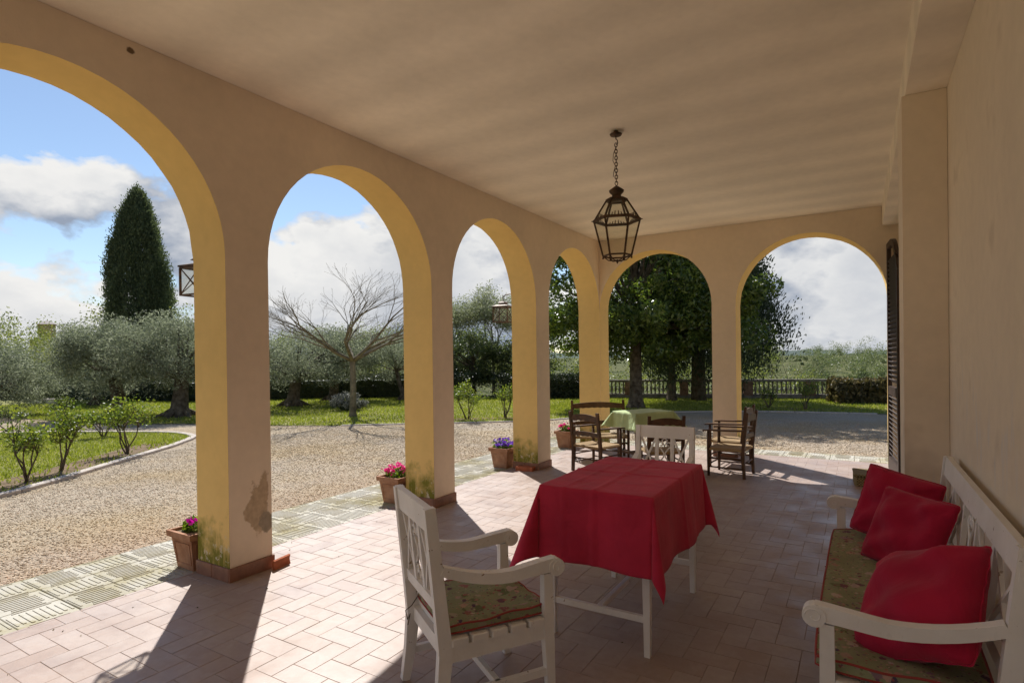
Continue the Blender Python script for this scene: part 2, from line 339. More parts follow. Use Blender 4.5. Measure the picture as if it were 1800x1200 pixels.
# ------------------------------------------------------------------ helpers: meshes
class MB:
    def __init__(s): s.v = []; s.f = []
    def add(s, vs, fs):
        o = len(s.v); s.v += [tuple(v) for v in vs]; s.f += [tuple(i+o for i in f) for f in fs]; return s
    def box(s, c, d, rz=0, tilt=None):
        x, y, z = [q/2 for q in d]; m = Matrix.Rotation(rz, 3, 'Z')
        if tilt is not None: m = tilt
        vs = [Vector(c)+m @ Vector((a*x, b*y, e*z)) for a in (-1, 1) for b in (-1, 1) for e in (-1, 1)]
        return s.add(vs, [(0, 1, 3, 2), (4, 6, 7, 5), (0, 4, 5, 1), (2, 3, 7, 6), (0, 2, 6, 4), (1, 5, 7, 3)])
    def cbox(s, c, d, ch=.004, rz=0):      # box with chamfered vertical+top edges
        x, y, z = [q/2 for q in d]; m = Matrix.Rotation(rz, 3, 'Z'); rings = []
        for (zz, k) in ((-z, 0), (z-ch, 0), (z, ch)):
            xx, yy = x-k, y-k
            rings.append([Vector(c)+m @ Vector(q) for q in ((-xx, -yy+ch, zz), (-xx+ch, -yy, zz), (xx-ch, -yy, zz), (xx, -yy+ch, zz), (xx, yy-ch, zz), (xx-ch, yy, zz), (-xx+ch, yy, zz), (-xx, yy-ch, zz))])
        vs = rings[0]+rings[1]+rings[2]; fs = [tuple(range(7, -1, -1)), tuple(range(16, 24))]
        for k in range(2):
            for i in range(8): j = (i+1) % 8; fs.append((k*8+i, k*8+j, k*8+8+j, k*8+8+i))
        return s.add(vs, fs)
    def bar(s, p0, p1, w, h, w1=None, h1=None, side=None):   # rectangular bar from p0 to p1; w along 'side', h perpendicular
        p0, p1 = Vector(p0), Vector(p1); d = (p1-p0).normalized()
        sd = Vector(side) if side else (Vector((0, 0, 1)).cross(d) if abs(d.z) < .95 else Vector((1, 0, 0)))
        sd = (sd-d*sd.dot(d)).normalized(); u = d.cross(sd); w1 = w1 or w; h1 = h1 or h; vs = []
        for p, a, b in ((p0, w, h), (p1, w1, h1)):
            vs += [p-sd*a/2-u*b/2, p+sd*a/2-u*b/2, p+sd*a/2+u*b/2, p-sd*a/2+u*b/2]
        return s.add(vs, [(3, 2, 1, 0), (4, 5, 6, 7), (0, 1, 5, 4), (1, 2, 6, 5), (2, 3, 7, 6), (3, 0, 4, 7)])
    def sweep(s, pts, w, h, side):         # rectangular section along a path, constant side vector
        sd = Vector(side).normalized(); n = len(pts); P = [Vector(p) for p in pts]; o = len(s.v)
        for i, p in enumerate(P):
            d = (P[min(i+1, n-1)]-P[max(i-1, 0)]).normalized(); u = d.cross(sd).normalized()
            hh = h[i] if isinstance(h, (list, tuple)) else h
            for a, b in ((-1, -1), (1, -1), (1, 1), (-1, 1)): s.v.append(tuple(p+sd*a*w/2+u*b*hh/2))
        for i in range(n-1):
            for k in range(4): j = (k+1) % 4; s.f.append((o+i*4+k, o+i*4+j, o+i*4+4+j, o+i*4+4+k))
        s.f.append((o+3, o+2, o+1, o)); e = o+(n-1)*4; s.f.append((e, e+1, e+2, e+3)); return s
    def tube(s, pts, rad, n=8, closed=False):
        P = [Vector(p) for p in pts]; o = len(s.v); m = len(P); ref = None
        for i, p in enumerate(P):
            if closed: d = P[(i+1) % m]-P[i-1]
            else: d = P[min(i+1, m-1)]-P[max(i-1, 0)]
            d.normalize()
            if ref is None: ref = d.orthogonal().normalized()
            ref = (ref-d*ref.dot(d)).normalized(); b = d.cross(ref)
            r = rad[i] if isinstance(rad, (list, tuple)) else rad
            for k in range(n): a = 2*math.pi*k/n; s.v.append(tuple(p+(ref*math.cos(a)+b*math.sin(a))*r))
        for i in range(m if closed else m-1):
            i2 = (i+1) % m
            for k in range(n): j = (k+1) % n; s.f.append((o+i*n+k, o+i*n+j, o+i2*n+j, o+i2*n+k))
        if not closed: s.f.append(tuple(o+k for k in range(n-1, -1, -1))); s.f.append(tuple(o+(m-1)*n+k for k in range(n)))
        return s
    def lathe(s, prof, n=16, c=(0, 0, 0), rot=0, sx=1, sy=1):
        o = len(s.v)
        for r, z in prof:
            for k in range(n): a = 2*math.pi*k/n+rot; s.v.append((c[0]+r*math.cos(a)*sx, c[1]+r*math.sin(a)*sy, c[2]+z))
        for i in range(len(prof)-1):
            for k in range(n): j = (k+1) % n; s.f.append((o+i*n+k, o+i*n+j, o+i*n+n+j, o+i*n+n+k))
        s.f.append(tuple(o+k for k in range(n-1, -1, -1))); e = o+(len(prof)-1)*n; s.f.append(tuple(e+k for k in range(n))); return s
    def prism(s, poly, d0, d1, fn):       # 2-D polygon extruded between depths d0,d1 ; fn(a,b,d)->xyz
        n = len(poly); vs = [fn(a, b, d0) for a, b in poly]+[fn(a, b, d1) for a, b in poly]
        fs = [tuple(range(n-1, -1, -1)), tuple(range(n, 2*n))]+[(i, (i+1) % n, n+(i+1) % n, n+i) for i in range(n)]
        return s.add(vs, fs)
    def mesh(s, name):
        me = bpy.data.meshes.new(name); me.from_pydata(s.v, [], s.f); me.update()
        bm = bmesh.new(); bm.from_mesh(me); bmesh.ops.recalc_face_normals(bm, faces=bm.faces); bm.to_mesh(me); bm.free()
        return me
    def build(s, name, mt, parent=None, smooth=False, loc=None):
        return link(name, s.mesh(name), mt, parent, smooth, loc)
def link(name, me, mt, parent=None, smooth=False, loc=None):
    if mt is not None and not me.materials: me.materials.append(mt)
    if smooth: me.polygons.foreach_set('use_smooth', [True]*len(me.polygons))
    o = bpy.data.objects.new(name, me); col.objects.link(o)
    if parent: o.parent = parent
    if loc is not None: o.location = loc
    return o
def tag(o, label=None, cat=None, group=None, kind=None):
    for k, v in (('label', label), ('category', cat), ('group', group), ('kind', kind)):
        if v: o[k] = v
    return o
def empty(name, loc=(0, 0, 0), rz=0, label=None, cat=None, group=None):
    o = bpy.data.objects.new(name, None); col.objects.link(o); o.location = loc; o.rotation_euler = (0, 0, rz); o.empty_display_size = .1
    return tag(o, label, cat, group)
def copy_tree(o, parent=None):
    c = o.copy(); col.objects.link(c); c.parent = parent
    for ch in list(o.children): copy_tree(ch, c)
    return c
def smooth_edges(o, ang=40):
    o.data.polygons.foreach_set('use_smooth', [True]*len(o.data.polygons))
    try: o.data.set_sharp_from_angle(angle=R(ang))
    except Exception: pass
    return o
def leaves(name, C, L, W, mt, parent=None, upbias=0, dirs=None, loc=None):
    """many rhombic leaves in one mesh: centres C (n,3), half lengths L, half widths W"""
    C = np.asarray(C, float); n = len(C)
    L = np.broadcast_to(np.asarray(L, float), (n,)) * rng.uniform(.7, 1.3, n); W = np.broadcast_to(np.asarray(W, float), (n,)) * rng.uniform(.75, 1.25, n)
    t = rng.normal(size=(n, 3)) if dirs is None else dirs + rng.normal(size=(n, 3))*.35
    t[:, 2] += upbias; t /= np.linalg.norm(t, axis=1)[:, None]
    b = rng.normal(size=(n, 3)); b -= t*(b*t).sum(1)[:, None]; b /= np.linalg.norm(b, axis=1)[:, None]
    V = np.empty((n, 4, 3)); V[:, 0] = C-t*L[:, None]; V[:, 1] = C+b*W[:, None]+t*(L*.1)[:, None]; V[:, 2] = C+t*L[:, None]; V[:, 3] = C-b*W[:, None]+t*(L*.1)[:, None]
    me = bpy.data.meshes.new(name); me.vertices.add(n*4); me.vertices.foreach_set('co', V.ravel())
    me.loops.add(n*4); me.loops.foreach_set('vertex_index', np.arange(n*4, dtype=np.int32))
    me.polygons.add(n); me.polygons.foreach_set('loop_start', np.arange(0, n*4, 4, dtype=np.int32)); me.polygons.foreach_set('loop_total', np.full(n, 4, np.int32))
    me.update(calc_edges=True)
    return link(name, me, mt, parent, False, loc)
def blades(name, C, H, W, mt, lean=.35, parent=None):
    C = np.asarray(C, float); n = len(C); a = rng.uniform(0, 2*np.pi, n)
    H = H*rng.uniform(.6, 1.4, n); W = W*rng.uniform(.7, 1.3, n)
    d = np.stack([np.cos(a), np.sin(a), np.zeros(n)], 1); l = rng.normal(size=(n, 2))*lean
    V = np.empty((n, 3, 3)); V[:, 0] = C-d*W[:, None]; V[:, 1] = C+d*W[:, None]; V[:, 2] = C; V[:, 2, :2] += l*H[:, None]; V[:, 2, 2] += H
    me = bpy.data.meshes.new(name); me.vertices.add(n*3); me.vertices.foreach_set('co', V.ravel())
    me.loops.add(n*3); me.loops.foreach_set('vertex_index', np.arange(n*3, dtype=np.int32))
    me.polygons.add(n); me.polygons.foreach_set('loop_start', np.arange(0, n*3, 3, dtype=np.int32)); me.polygons.foreach_set('loop_total', np.full(n, 3, np.int32))
    me.update(calc_edges=True)
    return link(name, me, mt, parent)

# ================================================================== LOGGIA
H = 3.225
L_OPEN = [(-2.875, .87), (-.785, .88), (1.30, .88), (3.37, .88), (5.435, .865), (7.4995, .8555)]
F_OPEN = [(-2.627, .846), (-.5805, .8815)]
loggia = empty('loggia', (0, 0, 0), 0, 'cream plastered loggia with a row of round ochre arches and flat ceiling', 'loggia')
def arch_wall(openings, s0, s1, top, crown, fn, thick, name):
    wall = MB(); reveals = []; N = 28
    cur = s0
    def quad(a0, z0, a1, z1, a2, z2, a3, z3):
        for d in (0, thick):
            q = [fn(a0, z0, d), fn(a1, z1, d), fn(a2, z2, d), fn(a3, z3, d)]
            wall.add(q, [(0, 1, 2, 3)])
    for c, r in openings:
        quad(cur, 0, c-r, 0, c-r, top, cur, top)
        sp = crown-r; pts = [(c-r, 0), (c-r, .6), (c-r, 1.2), (c-r, 1.8)]+[(c-r*math.cos(math.pi*k/N), sp+r*math.sin(math.pi*k/N)) for k in range(N+1)]+[(c+r, 1.8), (c+r, 1.2), (c+r, .6), (c+r, 0)]
        arc = pts[4:-4]
        for k in range(N): quad(arc[k][0], arc[k][1], arc[k+1][0], arc[k+1][1], arc[k+1][0], top, arc[k][0], top)
        rv = MB(); n = len(pts); ds = (0.001, thick*.33, thick*.66, thick-.001)
        jit = [[(random.uniform(-1, 1)*(.010 if random.random() < .12 else .0045) if di == 3 else random.uniform(-1, 1)*.0012 if di else 0) for _ in pts] for di in range(4)]
        for di, d in enumerate(ds):
            for i, (a, z) in enumerate(pts):
                if i < 4 or i >= n-4: aa, zz = a+(1 if i < 4 else -1)*abs(jit[di][i]), z
                else: k = 1-abs(jit[di][i])/r; aa, zz = c+(a-c)*k, sp+(z-sp)*k
                rv.v.append(tuple(fn(aa, zz, d)))
        for di in range(3):
            for i in range(n-1): rv.f.append((di*n+i, di*n+i+1, di*n+n+i+1, di*n+n+i))
        reveals.append(rv); cur = c+r
    quad(cur, 0, s1, 0, s1, top, cur, top)
    for a in (s0, s1): wall.add([fn(a, 0, 0), fn(a, top, 0), fn(a, top, thick), fn(a, 0, thick)], [(0, 1, 2, 3)])
    wall.add([fn(s0, top, 0), fn(s1, top, 0), fn(s1, top, thick), fn(s0, top, thick)], [(0, 1, 2, 3)])
    wall.build(name, M['wall'], loggia)
    for rv in reveals: smooth_edges(rv.build('arch_reveal', M['ochre'], loggia), 50)
fl = lambda s, z, d: Vector((A-d, s, z))
ff = lambda s, z, d: Vector((s, D+d, z))
arch_wall(L_OPEN, -4.3, D, H-.002, 2.98, fl, T, 'arcade_wall')
arch_wall(F_OPEN, A, .95, H-.002, 2.997, ff, T, 'end_wall')
MB().box((A-T/2-.001, D+T/2+.002, H/2), (T-.002, T-.004, H-.01)).build('corner_pier', M['ochre'], loggia)
XW = .45
MB().box((XW+.2, 2.05, H/2), (.4, 12.6, H-.004)).build('house_wall', M['housewall'], loggia)
arch_wall(F_OPEN, A, .95, H-.002, 2.997, lambda s, z, d: Vector((s, -4.3-d, z)), .3, 'rear_wall')  # unseen end behind the camera; arches opened here to let in more light
MB().box((-1.49, 2.1, H+.15), (4.75, 13.5, .3)).build('ceiling', M['ceil'], loggia)
MB().box(((.245+XW)/2, 2.02, (2.975+H)/2+.001), (XW-.245-.002, 12.6, H-2.975)).build('beam', M['ceil'], loggia)
pm = MB(); pm.prism([(.228, 4.207), (XW-.002, 4.207), (XW-.002, 4.62), (.228, 4.62)], .001, 2.974, lambda a, b, d: (a, b, d))
pm.build('pier', M['housewall'], loggia)
# skirting tiles round each pillar foot
def skirt(x0, y0, x1, y1):
    MB().cbox(((x0+x1)/2, (y0+y1)/2, .045), (abs(x1-x0), abs(y1-y0), .088), .003).build('skirting', M['skirt'], loggia)
edges = [(-1.655, -2.005+.35), (.095, .42), (2.18, 2.49), (4.25, 4.57), (6.30, 6.644)]
for y0, y1 in edges[1:]:
    skirt(A, y0-.012, A+.013, y1+.012)
    n = 2; w = (T+.01)/n
    for k in range(n):
        skirt(A-.001-k*w, y0-.013, A-.001-(k+1)*w+.003, y0-.001); skirt(A-.001-k*w, y1+.001, A-.001-(k+1)*w+.003, y1+.013)
skirt(-1.781, D-.013, -1.462, D-.001); skirt(-1.461, D-.012, -1.449, D+T); skirt(.30, D-.013, .44, D-.001)
skirt(.228, 4.194, XW-.002, 4.206)
for k in range(9): skirt(XW-.013, -2.2+k*.72, XW-.001, -2.2+k*.72+.715) if -2.2+k*.72 < 3.4 else None

# ------------------------------------------------------------------ floor of herringbone tiles
floor = MB().box(((-3.862+XW)/2, 2.25, -.0515), (XW+3.862, 13.1, .0990)).build('terrace_floor', M['mortar']); tag(floor, kind='structure')
U = .1196; gx0, gy0 = -3.118, 2.217; G = .0015
def tmesh(w, h):
    mb = MB().cbox((0, 0, 0), (w-G, h-G, .012), .0016); return mb
th_h = tmesh(2*U, U).mesh('floor_tile'); th_v = tmesh(U, 2*U).mesh('floor_tile')
for me in (th_h, th_v): me.materials.append(M['tile'])
cand = []; cuts = []
for r in range(-56, 58):
    for x in range(-9, 32):
        kx = (x-r) % 4
        if kx == 0: cx, cy, hor = gx0+(x+1)*U, gy0+(r+.5)*U, True
        elif kx == 3: cx, cy, hor = gx0+(x+.5)*U, gy0+(r+1)*U, False
        else: continue
        hx_, hy_ = (U, U/2) if hor else (U/2, U)
        xa, xb, ya, yb_ = max(cx-hx_, -3.862), min(cx+hx_, XW-.002), max(cy-hy_, -4.28), min(cy+hy_, 8.748)
        if xb-xa < .012 or yb_-ya < .012: continue
        cut = (xb-xa) < 2*hx_-.001 or (yb_-ya) < 2*hy_-.001
        if cut: cuts.append(((xa+xb)/2, (ya+yb_)/2, xb-xa, yb_-ya)); continue
        zc = Vector((cx, cy, -CAM_H)).dot(fw); xc = Vector((cx, cy, -CAM_H)).dot(rt)
        yc = -Vector((cx, cy, -CAM_H)).dot(up)
        vis = zc > .3 and abs(xc/zc*FPX) < 920 and 600+SHIFT+yc/zc*FPX < 1225
        cand.append((zc if vis else 1e9, cx, cy, hor))
cand.sort(key=lambda q: q[0])
rest = MB()
for cx, cy, w_, h_ in cuts: rest.cbox((cx, cy, -.006), (w_-G, h_-G, .012), .0016)
for i, (zc, cx, cy, hor) in enumerate(cand):
    dz = random.uniform(-.0008, .0008)-.006
    if i < 300:
        o = bpy.data.objects.new('floor_tile', th_h if hor else th_v); col.objects.link(o); o.parent = floor
        o.location = (cx, cy, dz); o.rotation_euler = (random.uniform(-.004, .004), random.uniform(-.004, .004), random.uniform(-.003, .003))
    else: rest.cbox((cx, cy, dz), ((2*U if hor else U)-G, (U if hor else 2*U)-G, .012), .0016)
tag(rest.build('floor_tiles', M['tile'], floor), kind='stuff')

# pavement strip of ribbed cement slabs outside the arches
pave = MB().box((-4.32, 2.45, -.06), (.91, 13.6, .09)).box((-1.32, 9.02, -.0605), (5.08, .57, .09)).build('pavement', M['slabbed']); tag(pave, kind='structure')
SL = .2925
def slab_mesh():
    mb = MB().cbox((0, 0, -.010), (SL-.006, SL-.006, .02), .003)
    h = SL/2-.03
    for k in range(7):
        x = -h+.02+k*(2*h-.04)/6; q = h*(.62 if k in (0, 6) else .82)
        mb.box((x, 0, .0018), (.015, 2*q, .0042))
    for a in (0, 1):
        for sgn in (-1, 1):
            c = (sgn*(h+.012), 0, .0017) if a else (0, sgn*(h+.012), .0016)
            mb.box(c, (.010, 2*h*.7, .004) if a else (2*h*.8, .010, .0039))
    return mb.mesh('paving_slab')
sm = slab_mesh(); sm.materials.append(M['slab'])
def put_slab(x, y, rz):
    o = bpy.data.objects.new('paving_slab', sm); col.objects.link(o); o.parent = pave
    o.location = (x, y, -.008+random.uniform(-.0015, .0015)); o.rotation_euler = (random.uniform(-.006, .006), random.uniform(-.006, .006), rz+random.uniform(-.006, .006))
for j in range(3):
    for k in range(34):
        y = .35+k*SL+.5*SL
        if y < 9.25: put_slab(-3.872-(j+.5)*SL, y, R(90) if (j+k) % 2 else 0)
for j in range(2):
    for k in range(16):
        x = -3.872+(k+.5)*SL
        if x < 1.1: put_slab(x, 8.755+(j+.5)*(SL-.004), R(90) if (j+k) % 2 else 0)

# ================================================================== GROUND
def bal_line(x): return 20.05+.315*(x+4.3)
def sstep(a, b, x): t = np.clip((x-a)/(b-a), 0, 1); return t*t*(3-2*t)
def terrain_z(x, y):
    s = y-bal_line(x)                        # beyond the balustrade
    az = np.arctan2(y, x); right = 1-sstep(R(113), R(127), az)
    drop = -4.2*sstep(.8, 14, s)*right + 3.6*sstep(45, 170, s)*right
    d = np.hypot(x, y)
    left = (1-right)*(1.6*sstep(45, 150, d))
    return -.07+drop+left
ang = np.concatenate([np.linspace(0, 2*np.pi, 181)[:-1]]); rad = np.concatenate([[.5, 6, 12, 16], np.arange(18, 60, 1.5), np.geomspace(60, 4500, 40)])
V = [(0, 0, -.07)]; F = []
for r_ in rad:
    for a_ in ang: x_, y_ = r_*math.cos(a_), r_*math.sin(a_); V.append((x_, y_, float(terrain_z(np.array(x_), np.array(y_)))))
na_ = len(ang)
for k in range(na_): F.append((0, 1+k, 1+(k+1) % na_))
for i in range(len(rad)-1):
    for k in range(na_): j = (k+1) % na_; F.append((1+i*na_+k, 1+(i+1)*na_+k, 1+(i+1)*na_+j, 1+i*na_+j))
tm = MB(); tm.v = V; tm.f = F; tag(tm.build('terrain', M['terrain'], smooth=True), kind='structure')
def sheet(name, poly, z, mt):
    me = bpy.data.meshes.new(name); bm = bmesh.new()
    bm.faces.new([bm.verts.new((x, y, z)) for x, y in poly]); bmesh.ops.triangulate(bm, faces=bm.faces[:]); bmesh.ops.recalc_face_normals(bm, faces=bm.faces)
    for f in bm.faces:
        if f.normal.z < 0: f.normal_flip()
    bm.to_mesh(me); bm.free(); o = link(name, me, mt); tag(o, kind='structure'); return o
sheet('gravel_drive', [(-32, -9), (9, -9), (9, 17.2), (-2, 17.4), (-14, 9.6), (-32, 9)], -.042, M['gravel'])
ISL = [(-7.2, -6), (-7.55, .2), (-8.08, 2.40), (-8.55, 3.11), (-9.27, 4.06), (-10.14, 5.30), (-10.75, 5.98), (-11.1, 6.28), (-11.7, 6.42), (-12.25, 6.35), (-13.4, 5.85), (-14.57, 5.25), (-15.6, 4.5), (-16.4, 2.5), (-16.8, -6)]
LAWN2 = [(-36, 6.1), (-23.0, 6.15), (-19.2, 6.25), (-16.0, 6.5), (-14.65, 7.0), (-13.5, 7.55), (-11.34, 8.2), (-9.88, 8.88), (-8.70, 9.75), (-7.82, 10.35), (-6.71, 11.25), (-6.1, 11.95), (-5.3, 13.4), (-4.1, 14.9), (-2.4, 15.85), (-.9, 16.15), (.42, 16.3), (4, 16.5), (9, 16.7), (9, 23.9), (-4.3, 20.2), (-11, 18.1), (-21, 15), (-36, 14)]
sheet('lawn', ISL, -.026, M['lawn']); sheet('lawn', LAWN2, -.030, M['lawn'])
bed = [(-7.68, .2), (-8.2, 2.42), (-8.67, 3.12), (-9.39, 4.05), (-10.22, 5.22), (-10.6, 5.55), (-10.9, 5.2), (-10.1, 4.1), (-9.4, 3.2), (-8.95, 2.3), (-8.5, .2)]
sheet('flower_bed', bed, -.020, M['soil'])
sheet('flower_bed', [(-8.6, 10.45), (-6.9, 11.75), (-7.1, 12.1), (-8.8, 10.85)], -.022, M['soil'])
sheet('flower_bed', [(-3.0, 16.5), (-.6, 16.6), (-.7, 17.1), (-3.1, 16.95)], -.022, M['soil'])
# kerb stones round the lawn island
kerb = tag(empty('kerb', (0, 0, 0), 0), kind='structure')
def resample(P, step):
    out = [Vector(P[0])]; acc = 0
    for a, b in zip(P[:-1], P[1:]):
        a, b = Vector(a), Vector(b); L = (b-a).length; t = step-acc
        while t <= L: out.append(a+(b-a)*t/L); t += step
        acc = L-(t-step)
    return out
kp = resample([(x, y) for x, y in ISL[1:13]], .42)
for a, b in zip(kp[:-1], kp[1:]):
    c = (a+b)/2; rz = math.atan2(b.y-a.y, b.x-a.x)
    MB().cbox((c.x, c.y, -.035), ((b-a).length-.006, .12, .07), .008, rz).build('kerb_stone', M['kerb'], kerb)
kp2 = resample(LAWN2[7:17], .6)
for a, b in zip(kp2[:-1], kp2[1:]):
    c = (a+b)/2; rz = math.atan2(b.y-a.y, b.x-a.x)
    MB().cbox((c.x, c.y, -.04), ((b-a).length-.006, .07, .05), .008, rz).build('kerb_stone', M['kerb'], kerb)
# loose gravel
def in_poly(P, poly):
    x, y = P[:, 0], P[:, 1]; ins = np.zeros(len(P), bool); n = len(poly)
    for i in range(n):
        x1, y1 = poly[i]; x2, y2 = poly[(i+1) % n]
        c = ((y1 > y) != (y2 > y)) & (x < (x2-x1)*(y-y1)/((y2-y1) if y2 != y1 else 1e-9)+x1); ins ^= c
    return ins
def pebbles(n, x0, x1, y0, y1, s):
    P = np.stack([rng.uniform(x0, x1, n), rng.uniform(y0, y1, n)], 1)
    P = P[~in_poly(P, ISL) & ~in_poly(P, LAWN2) & ~((P[:, 0] > -4.8) & (P[:, 1] < 9.33))]; n = len(P)
    base = np.array([(1, 0, 0), (-1, 0, 0), (0, 1, 0), (0, -1, 0), (0, 0, 1), (0, 0, -1)], float)
    sz = s*rng.uniform(.5, 1.5, (n, 1, 1))*rng.uniform(.6, 1.2, (n, 1, 3)); sz[:, :, 2] *= .7
    a = rng.uniform(0, 6.28, n); ca, sa = np.cos(a), np.sin(a)
    V = base[None]*sz; V = V+rng.normal(size=V.shape)*s*.12
    X = V[:, :, 0]*ca[:, None]-V[:, :, 1]*sa[:, None]; Y = V[:, :, 0]*sa[:, None]+V[:, :, 1]*ca[:, None]
    V = np.stack([X+P[:, :1], Y+P[:, 1:], V[:, :, 2]-.042+s*.25], 2)
    tri = np.array([(0, 2, 4), (2, 1, 4), (1, 3, 4), (3, 0, 4), (2, 0, 5), (1, 2, 5), (3, 1, 5), (0, 3, 5)])
    return V.reshape(-1, 3), (tri[None]+np.arange(n)[:, None, None]*6).reshape(-1, 3)
v1, f1 = pebbles(42000, -9.8, -4.7, .6, 9, .0078); v2, f2 = pebbles(12000, -11, -3, 5.5, 12, .012); v3, f3 = pebbles(11000, -3.6, 1.2, 9.3, 14, .011)
PV = np.concatenate([v1, v2, v3]); PF = np.concatenate([f1, f2+len(v1), f3+len(v1)+len(v2)])
me = bpy.data.meshes.new('gravel'); n = len(PF); me.vertices.add(len(PV)); me.vertices.foreach_set('co', PV.ravel())
me.loops.add(n*3); me.loops.foreach_set('vertex_index', PF.ravel().astype(np.int32)); me.polygons.add(n)
me.polygons.foreach_set('loop_start', np.arange(0, n*3, 3, dtype=np.int32)); me.polygons.foreach_set('loop_total', np.full(n, 3, np.int32)); me.update(calc_edges=True)
tag(link('gravel', me, M['pebble']), 'loose beige and grey gravel stones scattered over the drive', 'gravel', kind='stuff')
# grass
def grass_pts(poly, n, x0, x1, y0, y1, z, excl=()):
    P = np.stack([rng.uniform(x0, x1, n), rng.uniform(y0, y1, n)], 1); k = in_poly(P, poly)
    for e in excl: k &= ~in_poly(P, e)
    P = P[k]; return np.column_stack([P, np.full(len(P), z)])
g1 = grass_pts(ISL, 90000, -16, -7.5, -1, 6.5, -.028, [bed])
tag(blades('grass', g1, .035, .007, M['grassblade']), 'short green grass of the kerbed lawn island', 'grass', kind='stuff')
g2 = np.concatenate([grass_pts(LAWN2, 110000, -26, -4, 6, 18.5, -.032), grass_pts(LAWN2, 40000, -8, 3, 13, 21, -.032)])
tag(blades('grass', g2, .05, .012, M['grassblade']), 'green grass of the lawn beyond the gravel drive', 'grass', kind='stuff')
g3 = np.column_stack([np.array([random.choice(bed) for _ in range(900)])+rng.normal(size=(900, 2))*.25, np.full(900, -.02)])
tag(blades('weeds', g3[in_poly(g3[:, :2], ISL)], .05, .012, M['grassblade']), 'sparse weeds growing in the rose bed by the kerb', 'weeds', kind='stuff')

# ================================================================== BALUSTRADE, HEDGES, WALLS
bal = empty('balustrade', (-4.3, 20.05, 0), math.atan(.315), 'weathered stone balustrade with bulbous balusters along the garden edge', 'balustrade')
x0, x1 = -5.2, 11.0
MB().cbox(((x0+x1)/2, 0, .045), (x1-x0, .24, .16), .01).build('plinth', M['stone'], bal)
MB().cbox(((x0+x1)/2, 0, .575), (x1-x0, .26, .075), .012).build('rail', M['stone'], bal)
bp = MB().lathe([(.034, .125), (.034, .15), (.02, .165), (.026, .20), (.042, .255), (.046, .29), (.036, .34), (.022, .40), (.019, .44), (.03, .455), (.022, .47), (.022, .50), (.036, .515), (.036, .538)], 8).mesh('baluster'); bp.materials.append(M['stone'])
bp.polygons.foreach_set('use_smooth', [True]*len(bp.polygons))
posts = [-4.65, -2.75, -.9, 1.15, 3.05, 5.0, 7.0, 9.0]
for px in posts: MB().cbox((px, 0, .31), (.28, .27, .46), .01).build('post', M['brickpost'], bal)
k = x0+.1
while k < x1:
    if all(abs(k-px) > .17 for px in posts):
        o = bpy.data.objects.new('baluster', bp); col.objects.link(o); o.parent = bal; o.location = (k, random.uniform(-.004, .004), 0); o.rotation_euler = (0, 0, random.uniform(0, 1))
    k += .135
def hedge(name, pts, w, h, label, mt, n, ls, z0=-.03, cat='hedge', up=0.0, taper=0):
    root = empty(name, (pts[0][0], pts[0][1], 0), 0, label, cat)
    P = [Vector((x-pts[0][0], y-pts[0][1], 0)) for x, y in pts]; seg = [(a, b, (b-a).length) for a, b in zip(P[:-1], P[1:])]; tot = sum(s[2] for s in seg)
    core = MB()
    for i_, (a, b, L) in enumerate(seg):
        d_ = (b-a).normalized(); a1 = a+d_*(.35 if i_ == 0 else 0); b1 = b-d_*(.35 if i_ == len(seg)-1 else 0)
        core.bar(a1+Vector((0, 0, z0+h*.44)), b1+Vector((0, 0, z0+h*.44)), w*.72, h*.8)
    core.build('branches', M['hedge'], root)
    C = []
    for a, b, L in seg:
        m = int(n*L/tot); t = rng.uniform(0, 1, m); d = (b-a).normalized(); sd = Vector((-d.y, d.x, 0))
        face = rng.uniform(0, 1, m); u = rng.uniform(-1, 1, m); hh = rng.uniform(0, 1, m)
        top = face < .4
        off = np.where(top, u, np.where(face < .7, -1, 1))*(w/2); zz = np.where(top, 1.0, hh)*h+z0
        wav = 1+.07*np.sin(t*L*3.1+hh*4)+.05*np.sin(t*L*7.7)
        base = np.array(a)[None]+np.array(b-a)[None]*t[:, None]+np.array(sd)[None]*(off*wav)[:, None]
        base[:, 2] = zz*np.where(top, wav, 1); C.append(base+rng.normal(size=(m, 3))*.05)
    leaves('foliage', np.concatenate(C), ls, ls*.5, mt, root, upbias=up)
    return root
hedge('hedge', [(-42, 7.4), (-27, 10.4), (-20.6, 12.2), (-17.4, 15.6), (-15, 16.6), (-12.4, 17.6)], .9, .80, 'long dark clipped hedge running behind the olive trees', M['hedge'], 40000, .045)
hedge('hedge', [(-11.6, 17.9), (-10, 18.2), (-7.9, 18.75)], .8, .78, 'dark clipped hedge ending at the stone balustrade', M['hedge'], 9000, .045)
hedge('low_hedge', [(-.72, 19.5), (.5, 19.95), (2.6, 20.6)], .75, .58, 'low bristly hedge with dry brown top before the balustrade', M['dry'], 11000, .075, up=1.3)
lw = MB(); lw.bar((-26.3, 8.75, .06), (-24.6, 9.3, .06), .2, .18); tag(lw.build('garden_wall', M['kerb']), 'low grey wall far off behind the olive bush', 'wall')

